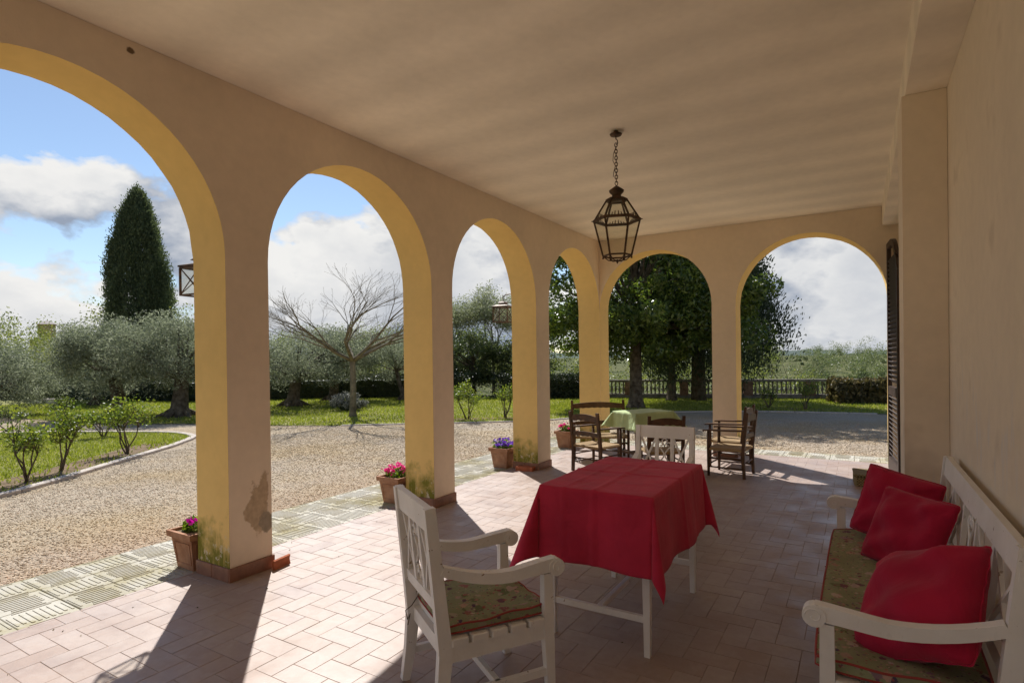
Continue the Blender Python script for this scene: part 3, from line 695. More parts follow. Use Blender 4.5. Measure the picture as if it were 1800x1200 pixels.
# ================================================================== TREES
class Br:
    def __init__(s): s.mb = MB()
    def limb(s, p0, p1, ra, rb, n=6, seg=4, wob=.06, sag=0):
        p0, p1 = Vector(p0), Vector(p1); L = (p1-p0).length; pts = []; rs = []
        for i in range(seg+1):
            t = i/seg; p = p0.lerp(p1, t); w = wob*L*math.sin(math.pi*t)
            p += Vector((random.uniform(-1, 1), random.uniform(-1, 1), random.uniform(-1, 1)))*w*.6 + Vector((0, 0, sag*L*math.sin(math.pi*t)))
            pts.append(p); rs.append(ra+(rb-ra)*t)
        s.mb.tube(pts, rs, n); return pts
def ell_clumps(n, c, r, inner=.35, flat=0):
    d = rng.normal(size=(n, 3)); d /= np.linalg.norm(d, axis=1)[:, None]
    k = rng.uniform(inner, 1, n)**.6
    return np.array(c)+d*k[:, None]*np.array(r)
def crown_pts(clumps, per, spread):
    n = len(clumps); sp = spread*rng.uniform(.6, 1.3, n)
    C = np.repeat(clumps, per, 0); S = np.repeat(sp, per)[:, None]
    d = rng.normal(size=C.shape); d *= np.minimum(1, 1.75/np.maximum(np.linalg.norm(d, axis=1), 1e-6))[:, None]; return C+d*S*np.array([1, 1, .8])
def olive(loc, label, r=(2.2, 2.2, 1.1), zc=1.75, n=60, per=420, lean=(0, 0), trunk=.2, gaps=.26):
    root = empty('olive_tree', loc, 0, label, 'tree', 'olive trees on the lawn')
    b = Br(); fork = Vector((lean[0], lean[1], 1.0))
    b.mb.tube([(0, 0, -.08), (0, 0, .05), (.03, .0, .2), (lean[0]*.5, lean[1]*.5, .55), fork], [trunk*1.9, trunk*1.5, trunk*1.02, trunk*.85, trunk*.75], 9)
    for k in range(6): a = k*1.05; b.limb((trunk*.7*math.cos(a), trunk*.7*math.sin(a), .14), (trunk*2.9*math.cos(a), trunk*2.9*math.sin(a), -.06), trunk*.42, trunk*.12, 5, 3)
    cl = ell_clumps(n, (lean[0]*1.6, lean[1]*1.6, zc), r)
    cl = np.concatenate([cl, ell_clumps(n//3, (lean[0]*1.6, lean[1]*1.6, zc-.45), (r[0]*.95, r[1]*.95, r[2]*.8), .6)]); cl = cl[(cl[:, 2] > .5) & ~((cl[:, 2] < 1.0) & (np.hypot(cl[:, 0], cl[:, 1]) < .55))]
    for c in cl[::3]: b.limb(fork, c, trunk*.32, .012, 5, 4, .1)
    smooth_edges(b.mb.build('trunk', M['bark'], root), 60)
    leaves('crown', crown_pts(cl, int(per*.82), gaps), .042, .0115, M['olive'], root)
    return root
olive((-15.56, 8.40, 0), 'olive tree with thick flared trunk beside the gravel path', (1.5, 1.7, .85), 1.85, 62, 430, (-.1, .15), .22)
olive((-17.7, 7.95, 0), 'broad silvery olive tree leaning over the path before the cypress', (1.45, 1.5, .8), 1.72, 52, 460, (-.1, -.1), .2)
olive((-22.5, 9.3, 0), 'small round olive bush beside the far grey wall', (1.1, 1.1, .7), .95, 26, 380, (0, 0), .1)
olive((-20.8, 5.9, 0), 'dark dense olive tree at the bend of the path', (1.7, 1.7, .78), 1.05, 56, 460, (0, 0), .17)
olive((-15.53, 11.96, 0), 'olive tree with low trunk behind the bare spreading tree', (1.9, 2.2, .85), 1.6, 60, 420, (.1, .1), .2)
olive((-13.9, 15.3, 0), 'slender leaning olive tree standing against the dark hedge', (1.3, 1.6, .65), 1.75, 36, 380, (-.35, .1), .09)
olive((-16.2, 14.2, 0), 'olive tree with reddish stout trunk in front of the hedge', (1.6, 1.8, .65), 1.8, 40, 400, (.1, .0), .18)

def bare_tree(loc, label, name, hgt, spread, fork_z, r, depth=5, mt='palebark', seeds=4, leafy=None, up=.5):
    root = empty(name, loc, 0, label, 'tree'); b = Br(); tips = []
    b.mb.tube([(0, 0, -.06), (0, 0, .1), (.015, .01, fork_z*.5), (0, .02, fork_z)], [r*1.35, r*1.05, r*.9, r*.85], 9)
    def grow(p, d, L, rad, dep):
        d = d.normalized(); q = p+d*L
        mid = p+d*L*.5+Vector((random.uniform(-1, 1), random.uniform(-1, 1), random.uniform(-.5, .5)))*L*.05
        r1 = rad*.62; b.mb.tube([p, mid, q], [rad, (rad+r1)/2, max(r1, .0025)], 6 if dep > 2 else 4)
        if dep == 0: tips.append(q); return
        for k in range(3 if dep > 1 else 2 if random.random() < .5 else 3):
            nd = d+Vector((random.uniform(-1, 1), random.uniform(-1, 1), random.uniform(-.45, .55)))*.62
            nd.z = nd.z*.8+up*.12
            grow(p+d*L*random.uniform(.45, 1.0) if k else q, nd, L*random.uniform(.6, .82), r1*(.95 if not k else .7), dep-1)
    for k in range(seeds):
        a = 2*math.pi*k/seeds+random.uniform(-.3, .3)
        d = Vector((math.cos(a)*spread, math.sin(a)*spread, hgt))
        grow(Vector((0, .02, fork_z)), d, (hgt**2+spread**2)**.5*.36, r*.58, depth)
    smooth_edges(b.mb.build('trunk', M[mt], root), 60)
    if leafy: leaves('crown', crown_pts(np.array([tuple(t) for t in tips]), leafy[0], leafy[1]), leafy[2], leafy[2]*.5, M[leafy[3]], root)
    return root
random.seed(21)
bare_tree((-11.13, 10.38, 0), 'leafless tree with wide umbrella of bare branches on lawn edge', 'bare_tree', 1.35, 2.7, 1.4, .088, 5, seeds=7, up=.7)
random.seed(5)
for (x, y, h, lab) in ((-15.3, 20.2, 4.7, 'tall budding tree with speckled leaves beyond the dark hedge'), (-13.7, 20.9, 5.2, 'thin spring tree with pale young leaves behind the laurel'), (-12.2, 21.3, 4.6, 'sparse budding tree with fine twigs near the outside lantern')):
    bare_tree((x, y, -.05), lab, 'budding_tree', h*.55, .95, h*.26, .06, 5, 'palebark', 5, (9, .20, .04, 'blossom'), up=2.0)
bare_tree((-2.4, 23.5, -1.0), 'bare twiggy shrub rising behind the balustrade', 'bare_shrub', 2.0, 1.3, .6, .035, 4, 'palebark', 4)
for (x, y, h, s, lab) in ((-42, 17, 4.4, 1.2, 'bare winter tree on the left of the villa hill'), (-38, 18.5, 4.8, 1.3, 'bare winter tree between villa and cypress'), (-34, 17.5, 3.9, 1.2, 'bare winter tree close beside the cypress')):
    bare_tree((x, y, 0), lab, 'winter_tree', h*.6, s, h*.3, .06, 4, 'palebark', 4, (5, .2, .05, 'wood'), up=1.4)

def cypress(loc, label, h, rmax, n, ls, mt, name='cypress_tree', zmin=.25, shape=None, multi=True, groupn=None):
    root = empty(name, loc, 0, label, 'tree', groupn)
    MB().tube([(0, 0, -.1), (0, 0, h*.3), (0, 0, h*.8)], [.25, .17, .05], 8).build('trunk', M['bark'], root, True)
    m = n//28; t = rng.uniform(0, 1, m)**.85; z = zmin+(h-zmin)*t
    prof = shape(t) if shape else np.minimum(1, 2.6*t+.55)*np.power(np.clip(1-t, 0, 1), .52)*1.05
    a = rng.uniform(0, 2*np.pi, m); bulge = 1+.10*np.sin(3*a+z*1.1)+.08*np.sin(7*a-z*1.9)+rng.normal(size=m)*.05
    k = np.sqrt(rng.uniform(.45, 1, m)); r_ = rmax*prof*bulge*k*1.04
    cl = np.stack([r_*np.cos(a), r_*np.sin(a), z], 1)
    C = np.repeat(cl, 28, 0)+rng.normal(size=(m*28, 3))*np.array([.10, .10, .24])*(rmax/1.6)
    dirs = np.stack([np.cos(np.repeat(a, 28))*.35, np.sin(np.repeat(a, 28))*.35, np.ones(m*28)], 1)
    leaves('crown', C, ls, ls*.42, M[mt], root, dirs=dirs)
    return root
cypress((-27.6, 13.2, 0), 'tall dense dark cypress rising behind the silvery olive trees', 8.9, 1.3, 120000, .055, 'cypress', shape=lambda t: np.power(np.clip(1-np.power(np.clip((t-.15)/.85, 0, 1), 2.1), 0, 1), .62))
cypress((-4.45, 18.85, 0), 'broad dark conifer beside the magnolia near the balustrade', 8.6, 2.3, 140000, .05, 'conifer', 'conifer_tree', .95, shape=lambda t: np.minimum(1, 4.5*t+.45)*np.power(np.clip(1-t, 0, 1), .55)*1.12)

def leafy_tree(loc, name, label, clumps, per, spread, ls, lw, mt, trunk_r, fork_z, trunk_pts=None, bark='bark'):
    root = empty(name, loc, 0, label, 'tree'); b = Br()
    b.mb.tube(trunk_pts or [(0, 0, -.1), (0, 0, .06), (.01, 0, .3), (0, .02, fork_z*.6), (.03, 0, fork_z)], [trunk_r*2.0, trunk_r*1.45, trunk_r*1.08, trunk_r*.95, trunk_r*.8], 10)
    ztop = clumps[:, 2].max()
    b.limb((.03, 0, fork_z), (0, 0, ztop*.9), trunk_r*.8, .03, 8, 5, .03)
    for c in clumps[::3]: b.limb((0, 0, max(fork_z*.9, c[2]*.55)), c, .045, .012, 5, 4, .08, .05)
    smooth_edges(b.mb.build('trunk', M[bark], root), 60)
    leaves('crown', crown_pts(clumps, per, spread), ls, lw, M[mt], root)
    return root
mc = np.concatenate([ell_clumps(190, (-.2, .2, 4.0), (2.9, 2.9, 2.75), .25), ell_clumps(22, (2.2, .4, 2.6), (1.2, .9, .7), .2)])
mc = np.concatenate([mc, ell_clumps(75, (-.1, .1, 2.25), (2.9, 2.6, .85), .3)]); mc = mc[(mc[:, 2] > 1.5) & ~((mc[:, 2] < 2.0) & (np.hypot(mc[:, 0], mc[:, 1]) < .8))]
mc = np.concatenate([mc, np.array([(2.4, -.3, 3.0), (2.7, -.35, 3.02), (2.95, -.4, 3.0), (3.2, -.45, 3.04), (3.45, -.45, 3.08), (2.1, -.2, 2.95), (2.6, -.4, 2.05), (2.9, -.4, 1.95), (3.2, -.4, 1.9), (2.4, -.3, 2.2)])])
leafy_tree((-5.40, 15.54, 0), 'magnolia_tree', 'large magnolia with stout trunk and glossy leaves by the balustrade', mc, 230, .24, .075, .028, 'magnolia', .17, 2.2)
leafy_tree((-5.2, 18.4, 0), 'evergreen_tree', 'slim dark evergreen trunk standing just behind the magnolia', ell_clumps(40, (-.4, .3, 3.6), (1.4, 1.2, 1.6), .2), 220, .25, .07, .026, 'magnolia', .12, 2.0)
leafy_tree((-13.2, 18.7, 0), 'laurel_tree', 'bushy dark laurel in front of the budding trees', ell_clumps(70, (-.2, 0, 1.5), (1.5, 1.2, 1.25), .3), 260, .22, .05, .02, 'laurel', .07, .6)
leafy_tree((-11.3, 19.4, 0), 'laurel_tree', 'loose grey green laurel below the copper topped outside lantern', ell_clumps(50, (0, 0, 1.35), (1.2, 1.0, 1.1), .3), 200, .25, .05, .018, 'laurel', .06, .6)

# distant tree masses beyond the garden
def wood(name, label, blobs, per, ls, mt):
    C = []
    for (x, y, zb, rx, ry, rz) in blobs:
        c = ell_clumps(max(5, int(per/90)), (x, y, zb), (rx, ry, rz), .45); c = np.repeat(c, 90, 0)
        d = rng.normal(size=c.shape); d *= np.minimum(1, 1.6/np.maximum(np.linalg.norm(d, axis=1), 1e-6))[:, None]; C.append(c+d*np.array([rx, ry, rz])*.2)
    tag(leaves(name, np.concatenate(C), ls, ls*.55, M[mt]), label, 'wood', kind='stuff')
bl = []
for i in range(64):
    s = rng.uniform(2, 26); x = rng.uniform(-13, 9); y = float(bal_line(x))+s
    z = float(terrain_z(np.array(x), np.array(y))); hgt = rng.uniform(1.3, 2.5)+.02*s
    bl.append((x, y, z+hgt*.62, rng.uniform(1.0, 2.0), rng.uniform(1.0, 2.0), hgt*.62))
wood('thicket', 'light green thicket growing on the slope below the balustrade', bl, 1350, .05, 'wood')
bl = []
for i in range(150):
    s = 30+150*rng.uniform(0, 1)**.8; x = rng.uniform(-32, 20)*(1+s/130); y = float(bal_line(0))+s
    z = float(terrain_z(np.array(x), np.array(y))); hgt = rng.choice([2.2, 3.0, 3.8, 5.4])*rng.uniform(.85, 1.15)
    bl.append((x, y, z+hgt*.5, hgt*rng.uniform(.5, .8), hgt*rng.uniform(.5, .8), hgt*.58))
wood('hillside_wood', 'green wooded hillside across the valley under the sky', bl, 900, .13, 'woodfar')
bl = []
for i in range(95):
    a = R(rng.uniform(120, 172)); d = rng.uniform(31, 75); x, y = d*math.cos(a), d*math.sin(a)
    z = float(terrain_z(np.array(x), np.array(y))); hgt = rng.uniform(2.4, 3.7)+.012*d
    bl.append((x, y, z+hgt*.5, rng.uniform(1.4, 2.8), rng.uniform(1.4, 2.8), hgt*.58))
wood('woodland', 'yellow green woodland behind the olive trees and hedge', bl, 1440, .06, 'wood')
hr = MB()
for (az0, az1, dist, h0, name) in ((60, 118, 1500, 20, 'a'), (118, 178, 1300, 16, 'b')):
    n = 60; o = len(hr.v)
    for i in range(n+1):
        a = R(az0+(az1-az0)*i/n); hh = h0*(.55+.25*math.sin(i*.35)+.2*math.sin(i*.93+1)+.06*math.sin(i*2.9))
        for d, z in ((dist-350, -6), (dist, hh), (dist+400, -8)): hr.v.append((d*math.cos(a), d*math.sin(a), z))
    for i in range(n):
        for k in range(2): hr.f.append((o+i*3+k, o+i*3+3+k, o+i*3+4+k, o+i*3+1+k))
tag(hr.build('hills', M['hill'], smooth=True), kind='structure')
# villa on the far hill
vx, vy = -131, 46.5; vz = float(terrain_z(np.array(vx), np.array(vy)))
villa = empty('villa', (vx, vy, vz), R(-20), 'distant ochre villa with square tower on the wooded hill', 'house')
MB().box((0, 0, 1.5), (7, 5, 5.4)).build('wall', M['villa'], villa); MB().box((1.6, 0, 3.2), (2.6, 2.6, 8.2)).build('tower', M['villa'], villa)
MB().add([(.1, -1.5, 7.3), (3.1, -1.5, 7.3), (3.1, 1.5, 7.3), (.1, 1.5, 7.3), (1.6, 0, 8.1)], [(0, 1, 4), (1, 2, 4), (2, 3, 4), (3, 0, 4), (3, 2, 1, 0)]).build('tower_roof', M['roof'], villa)
MB().add([(-3.8, -2.8, 4.2), (3.8, -2.8, 4.2), (3.8, 2.8, 4.2), (-3.8, 2.8, 4.2), (-2, 0, 5.1), (2, 0, 5.1)], [(0, 1, 5, 4), (1, 2, 5), (2, 3, 4, 5), (3, 0, 4), (3, 2, 1, 0)]).build('roof', M['roof'], villa)
for x, y, z in ((1.6, -1.31, 5.9), (-2, -2.51, 2.6), (-.2, -2.51, 2.6)): MB().box((x, y, z), (.6, .05, .9)).build('window', M['pane'], villa)

# ------------------------------------------------------------------ rose bushes and border plants
def rose(loc, h, w, n, label, name='rose_bush', cat='rose bush', mt='rose', ls=.021):
    w *= .78; n = int(n*.95)
    root = empty(name, (loc[0], loc[1], -.03), random.uniform(0, 6), label, cat, 'rose bushes in the garden beds'); b = Br(); tips = []
    for k in range(random.randint(4, 6)):
        a = random.uniform(0, 6.28); q = Vector((math.cos(a)*w*.35, math.sin(a)*w*.35, h*random.uniform(.4, .62)))
        b.limb((random.uniform(-.03, .03), random.uniform(-.03, .03), -.02), q, .013, .008, 6, 4, .1)
        for j in range(4):
            t = q+Vector((random.uniform(-1, 1)*w*.35, random.uniform(-1, 1)*w*.35, random.uniform(.1, .42)*h)); b.limb(q, t, .009, .004, 5, 3, .1); tips.append(tuple(t)); tips.append(tuple(q.lerp(t, .55)))
    b.mb.build('stems', M['bark'], root, True)
    leaves('foliage', crown_pts(np.array(tips), max(3, int(n*1.5)//len(tips)), .08*max(h, .5)/.8), ls, ls*.62, M[mt], root)
rose((-8.72, 2.86), .80, .42, 650, 'rose bush with thick leaning stem next to the kerb')
rose((-9.25, 3.40), .86, .62, 900, 'full yellow green rose bush in the middle of the bed')
rose((-9.95, 4.55), .98, .62, 950, 'tallest rose bush at the end of the bed')
rose((-12.7, 5.42), .62, .7, 700, 'spreading rose bush on the island lawn by the path')
rose((-15.9, 4.9), .55, .8, 600, 'low dark rose bush at the path bend before the dense olive', mt='laurel')
rose((-20.2, 7.6), .5, .5, 350, 'small rose bush on the grass tip across the path')
rose((-8.25, 2.05), .62, .5, 120, 'sparse nearly bare rose bush at the open end of the bed')
rose((-8.01, 11.04), .92, .75, 1000, 'leafy rose bush on the lawn edge before the laurel')
rose((-7.30, 11.64), .84, .5, 520, 'thin rose bush next to the leafy one on the lawn edge')
rose((-2.12, 16.92), .55, .6, 380, 'low straggly rose bush in the bed facing the balustrade')
rose((-1.24, 16.73), .78, .55, 520, 'upright rose bush between low hedge and straggly bush')
lr = empty('lavender_bush', (-12.6, 11.6, -.03), 0, 'grey green lavender clump behind the bare tree trunk', 'lavender')
lc = ell_clumps(40, (0, 0, .22), (.5, .42, .24), .2); lc = lc[lc[:, 2] > .05]
leaves('foliage', crown_pts(lc, 70, .07), .06, .012, M['lavender'], lr, upbias=1.2)
MB().lathe([(.22, 0), (.3, .12), (.2, .28)], 10).build('stems', M['hedge'], lr)

# ================================================================== LANTERNS
def hang_lantern():
    z0 = 2.165; root = empty('hanging_lantern', (-1.655, 4.36, z0), R(20.8), 'hexagonal wrought iron glass lantern hanging on a chain from the ceiling', 'lantern')
    ring = lambda r, z: [Vector((r*math.cos(R(60*k)), r*math.sin(R(60*k)), z-z0)) for k in range(6)]
    b, u, t = ring(.112, 2.228), ring(.182, 2.512), ring(.082, 2.672)
    fr = MB()
    for k in range(6):
        j = (k+1) % 6
        fr.bar(b[k], u[k], .014, .014); fr.bar(u[k], t[k], .012, .012); fr.bar(b[k], b[j], .010, .012); fr.bar(u[k]*1.0, u[j]*1.0, .016, .02); fr.bar(t[k], t[j], .012, .02)
        fr.tube([b[k], b[k]-Vector((0, 0, .022))], [.005, .008], 6)
        o = u[k]; out = Vector((o.x, o.y, 0)).normalized(); fr.tube([o, o+out*.022+Vector((0, 0, .002))], [.007, .002], 6)
        m_ = (u[k]+u[j])/2; e = (u[j]-u[k]).normalized()
        for s_, hh in ((-.065, .022), (-.04, .03), (-.015, .04), (.015, .04), (.04, .03), (.065, .022)): fr.tube([m_+e*s_, m_+e*(s_*.8)+Vector((0, 0, hh))], [.006, .003], 5)
        fr.tube([b[k], b[k]*.62+Vector((0, 0, .0))-Vector((0, 0, b[k].z*.62-(b[k].z-.035))), Vector((0, 0, .022))], .0045, 5)
    fr.tube([(0, 0, .035), (0, 0, .018), (0, 0, 0)], [.006, .011, .003], 8)
    fr.build('frame', M['iron'], root)
    for k in range(6):
        j = (k+1) % 6; q = .985
        MB().add([b[k]*q+Vector((0, 0, b[k].z*(1-q))), b[j]*q+Vector((0, 0, b[j].z*(1-q))), u[j]*q+Vector((0, 0, u[j].z*(1-q))), u[k]*q+Vector((0, 0, u[k].z*(1-q)))], [(0, 1, 2, 3)]).build('glass_pane', M['glass'], root)
        MB().add([u[k]*q+Vector((0, 0, u[k].z*(1-q))), u[j]*q+Vector((0, 0, u[j].z*(1-q))), t[j]*q+Vector((0, 0, t[j].z*(1-q))), t[k]*q+Vector((0, 0, t[k].z*(1-q)))], [(0, 1, 2, 3)]).build('glass_pane', M['glass'], root)
    MB().lathe([(.085, 2.668-z0), (.05, 2.68-z0), (.036, 2.70-z0), (.036, 2.715-z0), (.056, 2.735-z0), (.06, 2.75-z0), (.03, 2.772-z0), (.012, 2.785-z0)], 16).build('chimney_cap', M['iron'], root, True)
    ch = MB(); z = 2.79-z0; k = 0
    while z < 3.12-z0:
        pts = [Vector((.011*math.cos(a), 0, z+.017+.017*math.sin(a))) for a in [2*math.pi*i/10 for i in range(10)]]
        if k % 2: pts = [Vector((0, p.x, p.z)) for p in pts]
        ch.tube(pts, .0036, 5, True); z += .0255; k += 1
    ch.tube([(0, 0, 3.115-z0), (.014, 0, 3.125-z0), (.012, 0, 3.15-z0), (0, 0, 3.16-z0), (0, 0, 3.20-z0)], .004, 6)
    ch.build('chain', M['iron'], root, True)
    MB().lathe([(.008, 3.185-z0), (.045, 3.19-z0), (.05, 3.20-z0), (.02, 3.215-z0), (.018, 3.2248-z0)], 16).build('ceiling_rose', M['iron'], root, True)
    w = MB(); w.tube([(0, 0, 3.1-z0), (-.02, .004, 3.05-z0), (-.026, 0, 2.99-z0), (-.008, 0, 2.95-z0), (-.02, .0, 2.90-z0), (-.024, 0, 2.86-z0)], .003, 5); w.build('wire', M['copper'], root)
hang_lantern()
def wall_lantern(y, label, rm='copper'):
    root = empty('wall_lantern', (-4.15, y, 1.905), R(8), label, 'lantern', 'lanterns on the outside of the pillars')
    s, hh = .105, .205; fr = MB()
    for a in (-1, 1):
        for b in (-1, 1): fr.bar((a*s, b*s, 0), (a*s, b*s, hh), .013, .013)
        for z in (.006, hh):
            fr.bar((-s, a*s, z), (s, a*s, z), .012, .012); fr.bar((a*s, -s, z), (a*s, s, z), .0115, .0115)
    fr.build('frame', M['iron'], root)
    x = MB()
    for a in (-1, 1):
        for (p, q) in (((-s, a*s, .01), (s, a*s, hh)), ((s, a*s, .01), (-s, a*s, hh)), ((a*s, -s, .01), (a*s, s, hh)), ((a*s, s, .01), (a*s, -s, hh))): x.tube([p, q], .004, 5)
    x.build('wire_cross', M['iron'], root)
    MB().lathe([(.165, hh+.005), (.165, hh+.018), (.09, hh+.035), (.06, hh+.04), (.06, hh+.055), (.085, hh+.06), (.06, hh+.078), (.02, hh+.085)], 4, rot=R(45)).build('roof', M[rm], root)
    for a in (-1, 1):
        MB().add([(-s, a*s*.97, .012), (s, a*s*.97, .012), (s, a*s*.97, hh), (-s, a*s*.97, hh)], [(0, 1, 2, 3)]).build('glass_pane', M['glass'], root)
        MB().add([(a*s*.97, -s, .012), (a*s*.97, s, .012), (a*s*.97, s, hh), (a*s*.97, -s, hh)], [(0, 1, 2, 3)]).build('glass_pane', M['glass'], root)
    MB().tube([(0, 0, hh+.08), (0, 0, hh+.15), (.05, 0, hh+.175), (.325, 0, hh+.19)], .008, 6).tube([(.12, 0, hh+.18), (.22, 0, hh+.12), (.325, 0, hh+.05)], .006, 6).build('bracket', M['iron'], root)
wall_lantern(2.43, 'square wall lantern with crossed wires outside the pillar with peeling plaster', 'iron')
wall_lantern(6.60, 'square copper topped wall lantern outside the pillar with pansy pot')

# ================================================================== SHUTTER
sh = empty('shutter', (.335, 7.86, 0), R(90)+R(4), 'dark brown louvred shutter leaf with rounded top folded by the end wall', 'shutter')
def sh_top(x): return 2.74-.42*max(0, (-x+.12)/.57)**2.2     # x from -.45 (near) to .45 (far)
fr = MB(); w2 = .44
n = 14; pts = [(-w2+2*w2*i/n, sh_top(-w2+2*w2*i/n)) for i in range(n+1)]
fr.bar((-w2+.035, 0, .03), (-w2+.035, 0, sh_top(-w2+.035)-.02), .04, .07, side=(0, 1, 0)); fr.bar((w2-.035, 0, .03), (w2-.035, 0, 2.72), .04, .07, side=(0, 1, 0))
fr.sweep([(x, 0, z-.035) for x, z in pts], .042, .07, (0, 1, 0))
for z in (.11, .98): fr.box((0, 0, z), (2*w2-.14, .038, .15 if z < .5 else .10))
fr.build('frame', M['shutter'], sh)
sl = MB().box((0, 0, 0), (2*w2-.14, .008, .05), 0, Matrix.Rotation(R(-38), 3, 'X')).mesh('slat'); sl.materials.append(M['shutter'])
z = .215
while z < 2.62:
    if abs(z-.98) > .075 and z < sh_top(-.28)-.02:
        o = bpy.data.objects.new('slat', sl); col.objects.link(o); o.parent = sh; o.location = (0, 0, z)
    z += .052
hd = MB(); hd.tube([(w2-.02, -.022, .09), (w2+.02, -.05, .09), (w2+.02, -.05, .05)], .006, 6).tube([(w2-.01, -.022, 1.33), (w2+.06, -.03, 1.33)], .008, 6); hd.build('latch', M['iron'], sh)

# ================================================================== WHITE GARDEN FURNITURE
def yb(z): return -.225-max(0, z-.33)*.10
def settle(name, loc, rz, label, cat, w, bays, group=None):
    root = empty(name, loc, rz, label, cat, group); W = M['white']; hw = w/2-.02
    for sx in (-1, 1):
        x = sx*hw
        mb = MB(); mb.sweep([(x, -.262, 0), (x, -.238, .14), (x, -.222, .30), (x, yb(.45), .45), (x, yb(.86), .86)], .036, [.034, .046, .056, .05, .042], (1, 0, 0)); mb.build('leg', W, root)
        mb = MB(); mb.bar((x, .238, 0), (x, .225, .30), .030, .032, .038, .046, side=(1, 0, 0)); mb.bar((x, .225, .299), (x, .225, .53), .038, .046, .036, .042, side=(1, 0, 0)); mb.build('leg', W, root)
        pts = []
        for i in range(13):
            t = i/12; y = yb(.62)+.02+t*(.262-yb(.62)-.02)
            z = .632-.22*t+.185*t*t if t < .6 else .5666+.002*(t-.6)+.05*(t-.6)**2+.012*math.sin((t-.6)/.4*math.pi/2)
            pts.append((x, y, z-.012-.009*t))
        am = MB(); am.sweep(pts, .042, [.036+.018*(i/12) for i in range(13)], (1, 0, 0)); ar = am.build('arm', W, root)
        sc = MB(); ye, ze = .262, .553
        sc.tube([(x-.025, ye, ze), (x+.025, ye, ze)], .036, 20); sc.build('scroll', W, ar)
        for q in (-1, 1):
            sp = MB(); sp.tube([(x+q*.0255, ye+(.030-.0026*i*.8)*math.cos(i*.55), ze+(.030-.0026*i*.8)*math.sin(i*.55)) for i in range(13)], .0028, 5); sp.build('spiral', W, ar)
        MB().box((x, 0, .295), (.028, .43, .062)).build('seat_rail', W, root)
        MB().bar((x, -.225, .125), (x, .225, .125), .022, .03).build('stretcher', W, root)
    MB().bar((-hw, 0, .126), (hw, 0, .126), .022, .028).build('stretcher', W, root)
    MB().box((0, .222, .295), (2*hw-.04, .026, .06)).build('seat_rail', W, root); MB().box((0, -.212, .295), (2*hw-.04, .026, .06)).build('seat_rail', W, root)
    for k in range(5): MB().cbox((0, -.165+k*.083, .341), (2*hw+.045, .07, .028), .004).build('slat', W, root)
    # back
    cx = lambda x, z: (x, yb(z), z)
    MB().bar(cx(0, .765), cx(0, .862), w, .026, side=(1, 0, 0)).build('top_rail', W, root)
    MB().bar(cx(0, .45), cx(0, .50), 2*hw-.03, .024, side=(1, 0, 0)).build('back_rail', W, root)
    n = len(bays); bw = (2*hw-.036)/sum(1.0 if q == 'x' else .9 for q in bays); xx = -hw+.018
    for i, q in enumerate(bays):
        wd = bw*(1.0 if q == 'x' else .9); a, b = xx, xx+wd; xx = b
        if i: MB().bar(cx(a, .495), cx(a, .77), .026, .02, side=(1, 0, 0)).build('upright', W, root)
        a2, b2 = a+.010, b-.010
        if q == 'x':
            MB().bar(cx(a2, .50), cx(b2, .765), .0135, .013, side=(1, 0, 0)).build('cross_bar', W, root)
            o = MB().bar(cx(b2, .50), cx(a2, .765), .0135, .012, side=(1, 0, 0)).build('cross_bar', W, root); o.location = (0, .0012, 0)
        else:
            m_ = (a+b)/2; cs = MB()
            for s_ in (-1, 1):
                def spiral(x0, z0, r, a0, turns, sg):
                    return [cx(x0+sg*r*(1-.75*t/16)*math.cos(a0+turns*2*math.pi*t/16), z0+r*(1-.75*t/16)*math.sin(a0+turns*2*math.pi*t/16)) for t in range(17)]
                k = min(wd*.22, .03)
                cs.tube(spiral(m_+s_*k*1.15, .715, k, -math.pi/2, 1.1, s_), .0055, 6); cs.tube(spiral(m_+s_*k*1.15, .555, k, math.pi/2, -1.1, s_), .0055, 6)
                cs.tube([cx(m_+s_*k*1.15, .685), cx(m_+s_*.006, .65), cx(m_+s_*.006, .62), cx(m_+s_*k*1.15, .585)], .006, 6)
                cs.tube([cx(m_+s_*k*2.0, .50), cx(m_+s_*k*1.7, .53), cx(m_+s_*k*.6, .545), cx(m_, .515)], .005, 6)
                cs.tube([cx(m_, .765), cx(m_+s_*k*.8, .75), cx(m_+s_*k*.5, .73), cx(m_, .70)], .005, 6)
            cs.build('carved_panel', W, root, True)
    return root
ca = R(57.4-90)
def chair_place(bx, by, rz): # (bx,by): middle of the rear feet line
    f = Vector((-math.sin(rz), math.cos(rz))); c = Vector((bx, by))+f*.262; return (c.x, c.y, 0)
bvec = Vector((math.cos(ca), math.sin(ca)))
c1 = Vector((-1.75, 1.914))+bvec*.225
L1 = chair_place(c1.x, c1.y, ca)
settle('white_armchair', L1, ca, 'white painted armchair drawn up to the near end of the red table', 'armchair', .47, ['x', 'c', 'x'], 'white garden furniture')
L2 = (-1.335, 4.25, 0)
settle('white_armchair', L2, R(180), 'white armchair with carved back at the far end of the red table', 'armchair', .47, ['x', 'c', 'x'], 'white garden furniture')
BX, BY0, BY1 = .125, 2.14, 3.84
LB = (BX, (BY0+BY1)/2, 0); RB = R(90)
settle('white_bench', LB, RB, 'long white painted garden bench standing against the house wall', 'bench', 1.72, ['x', 'x', 'c', 'x', 'x'], 'white garden furniture')

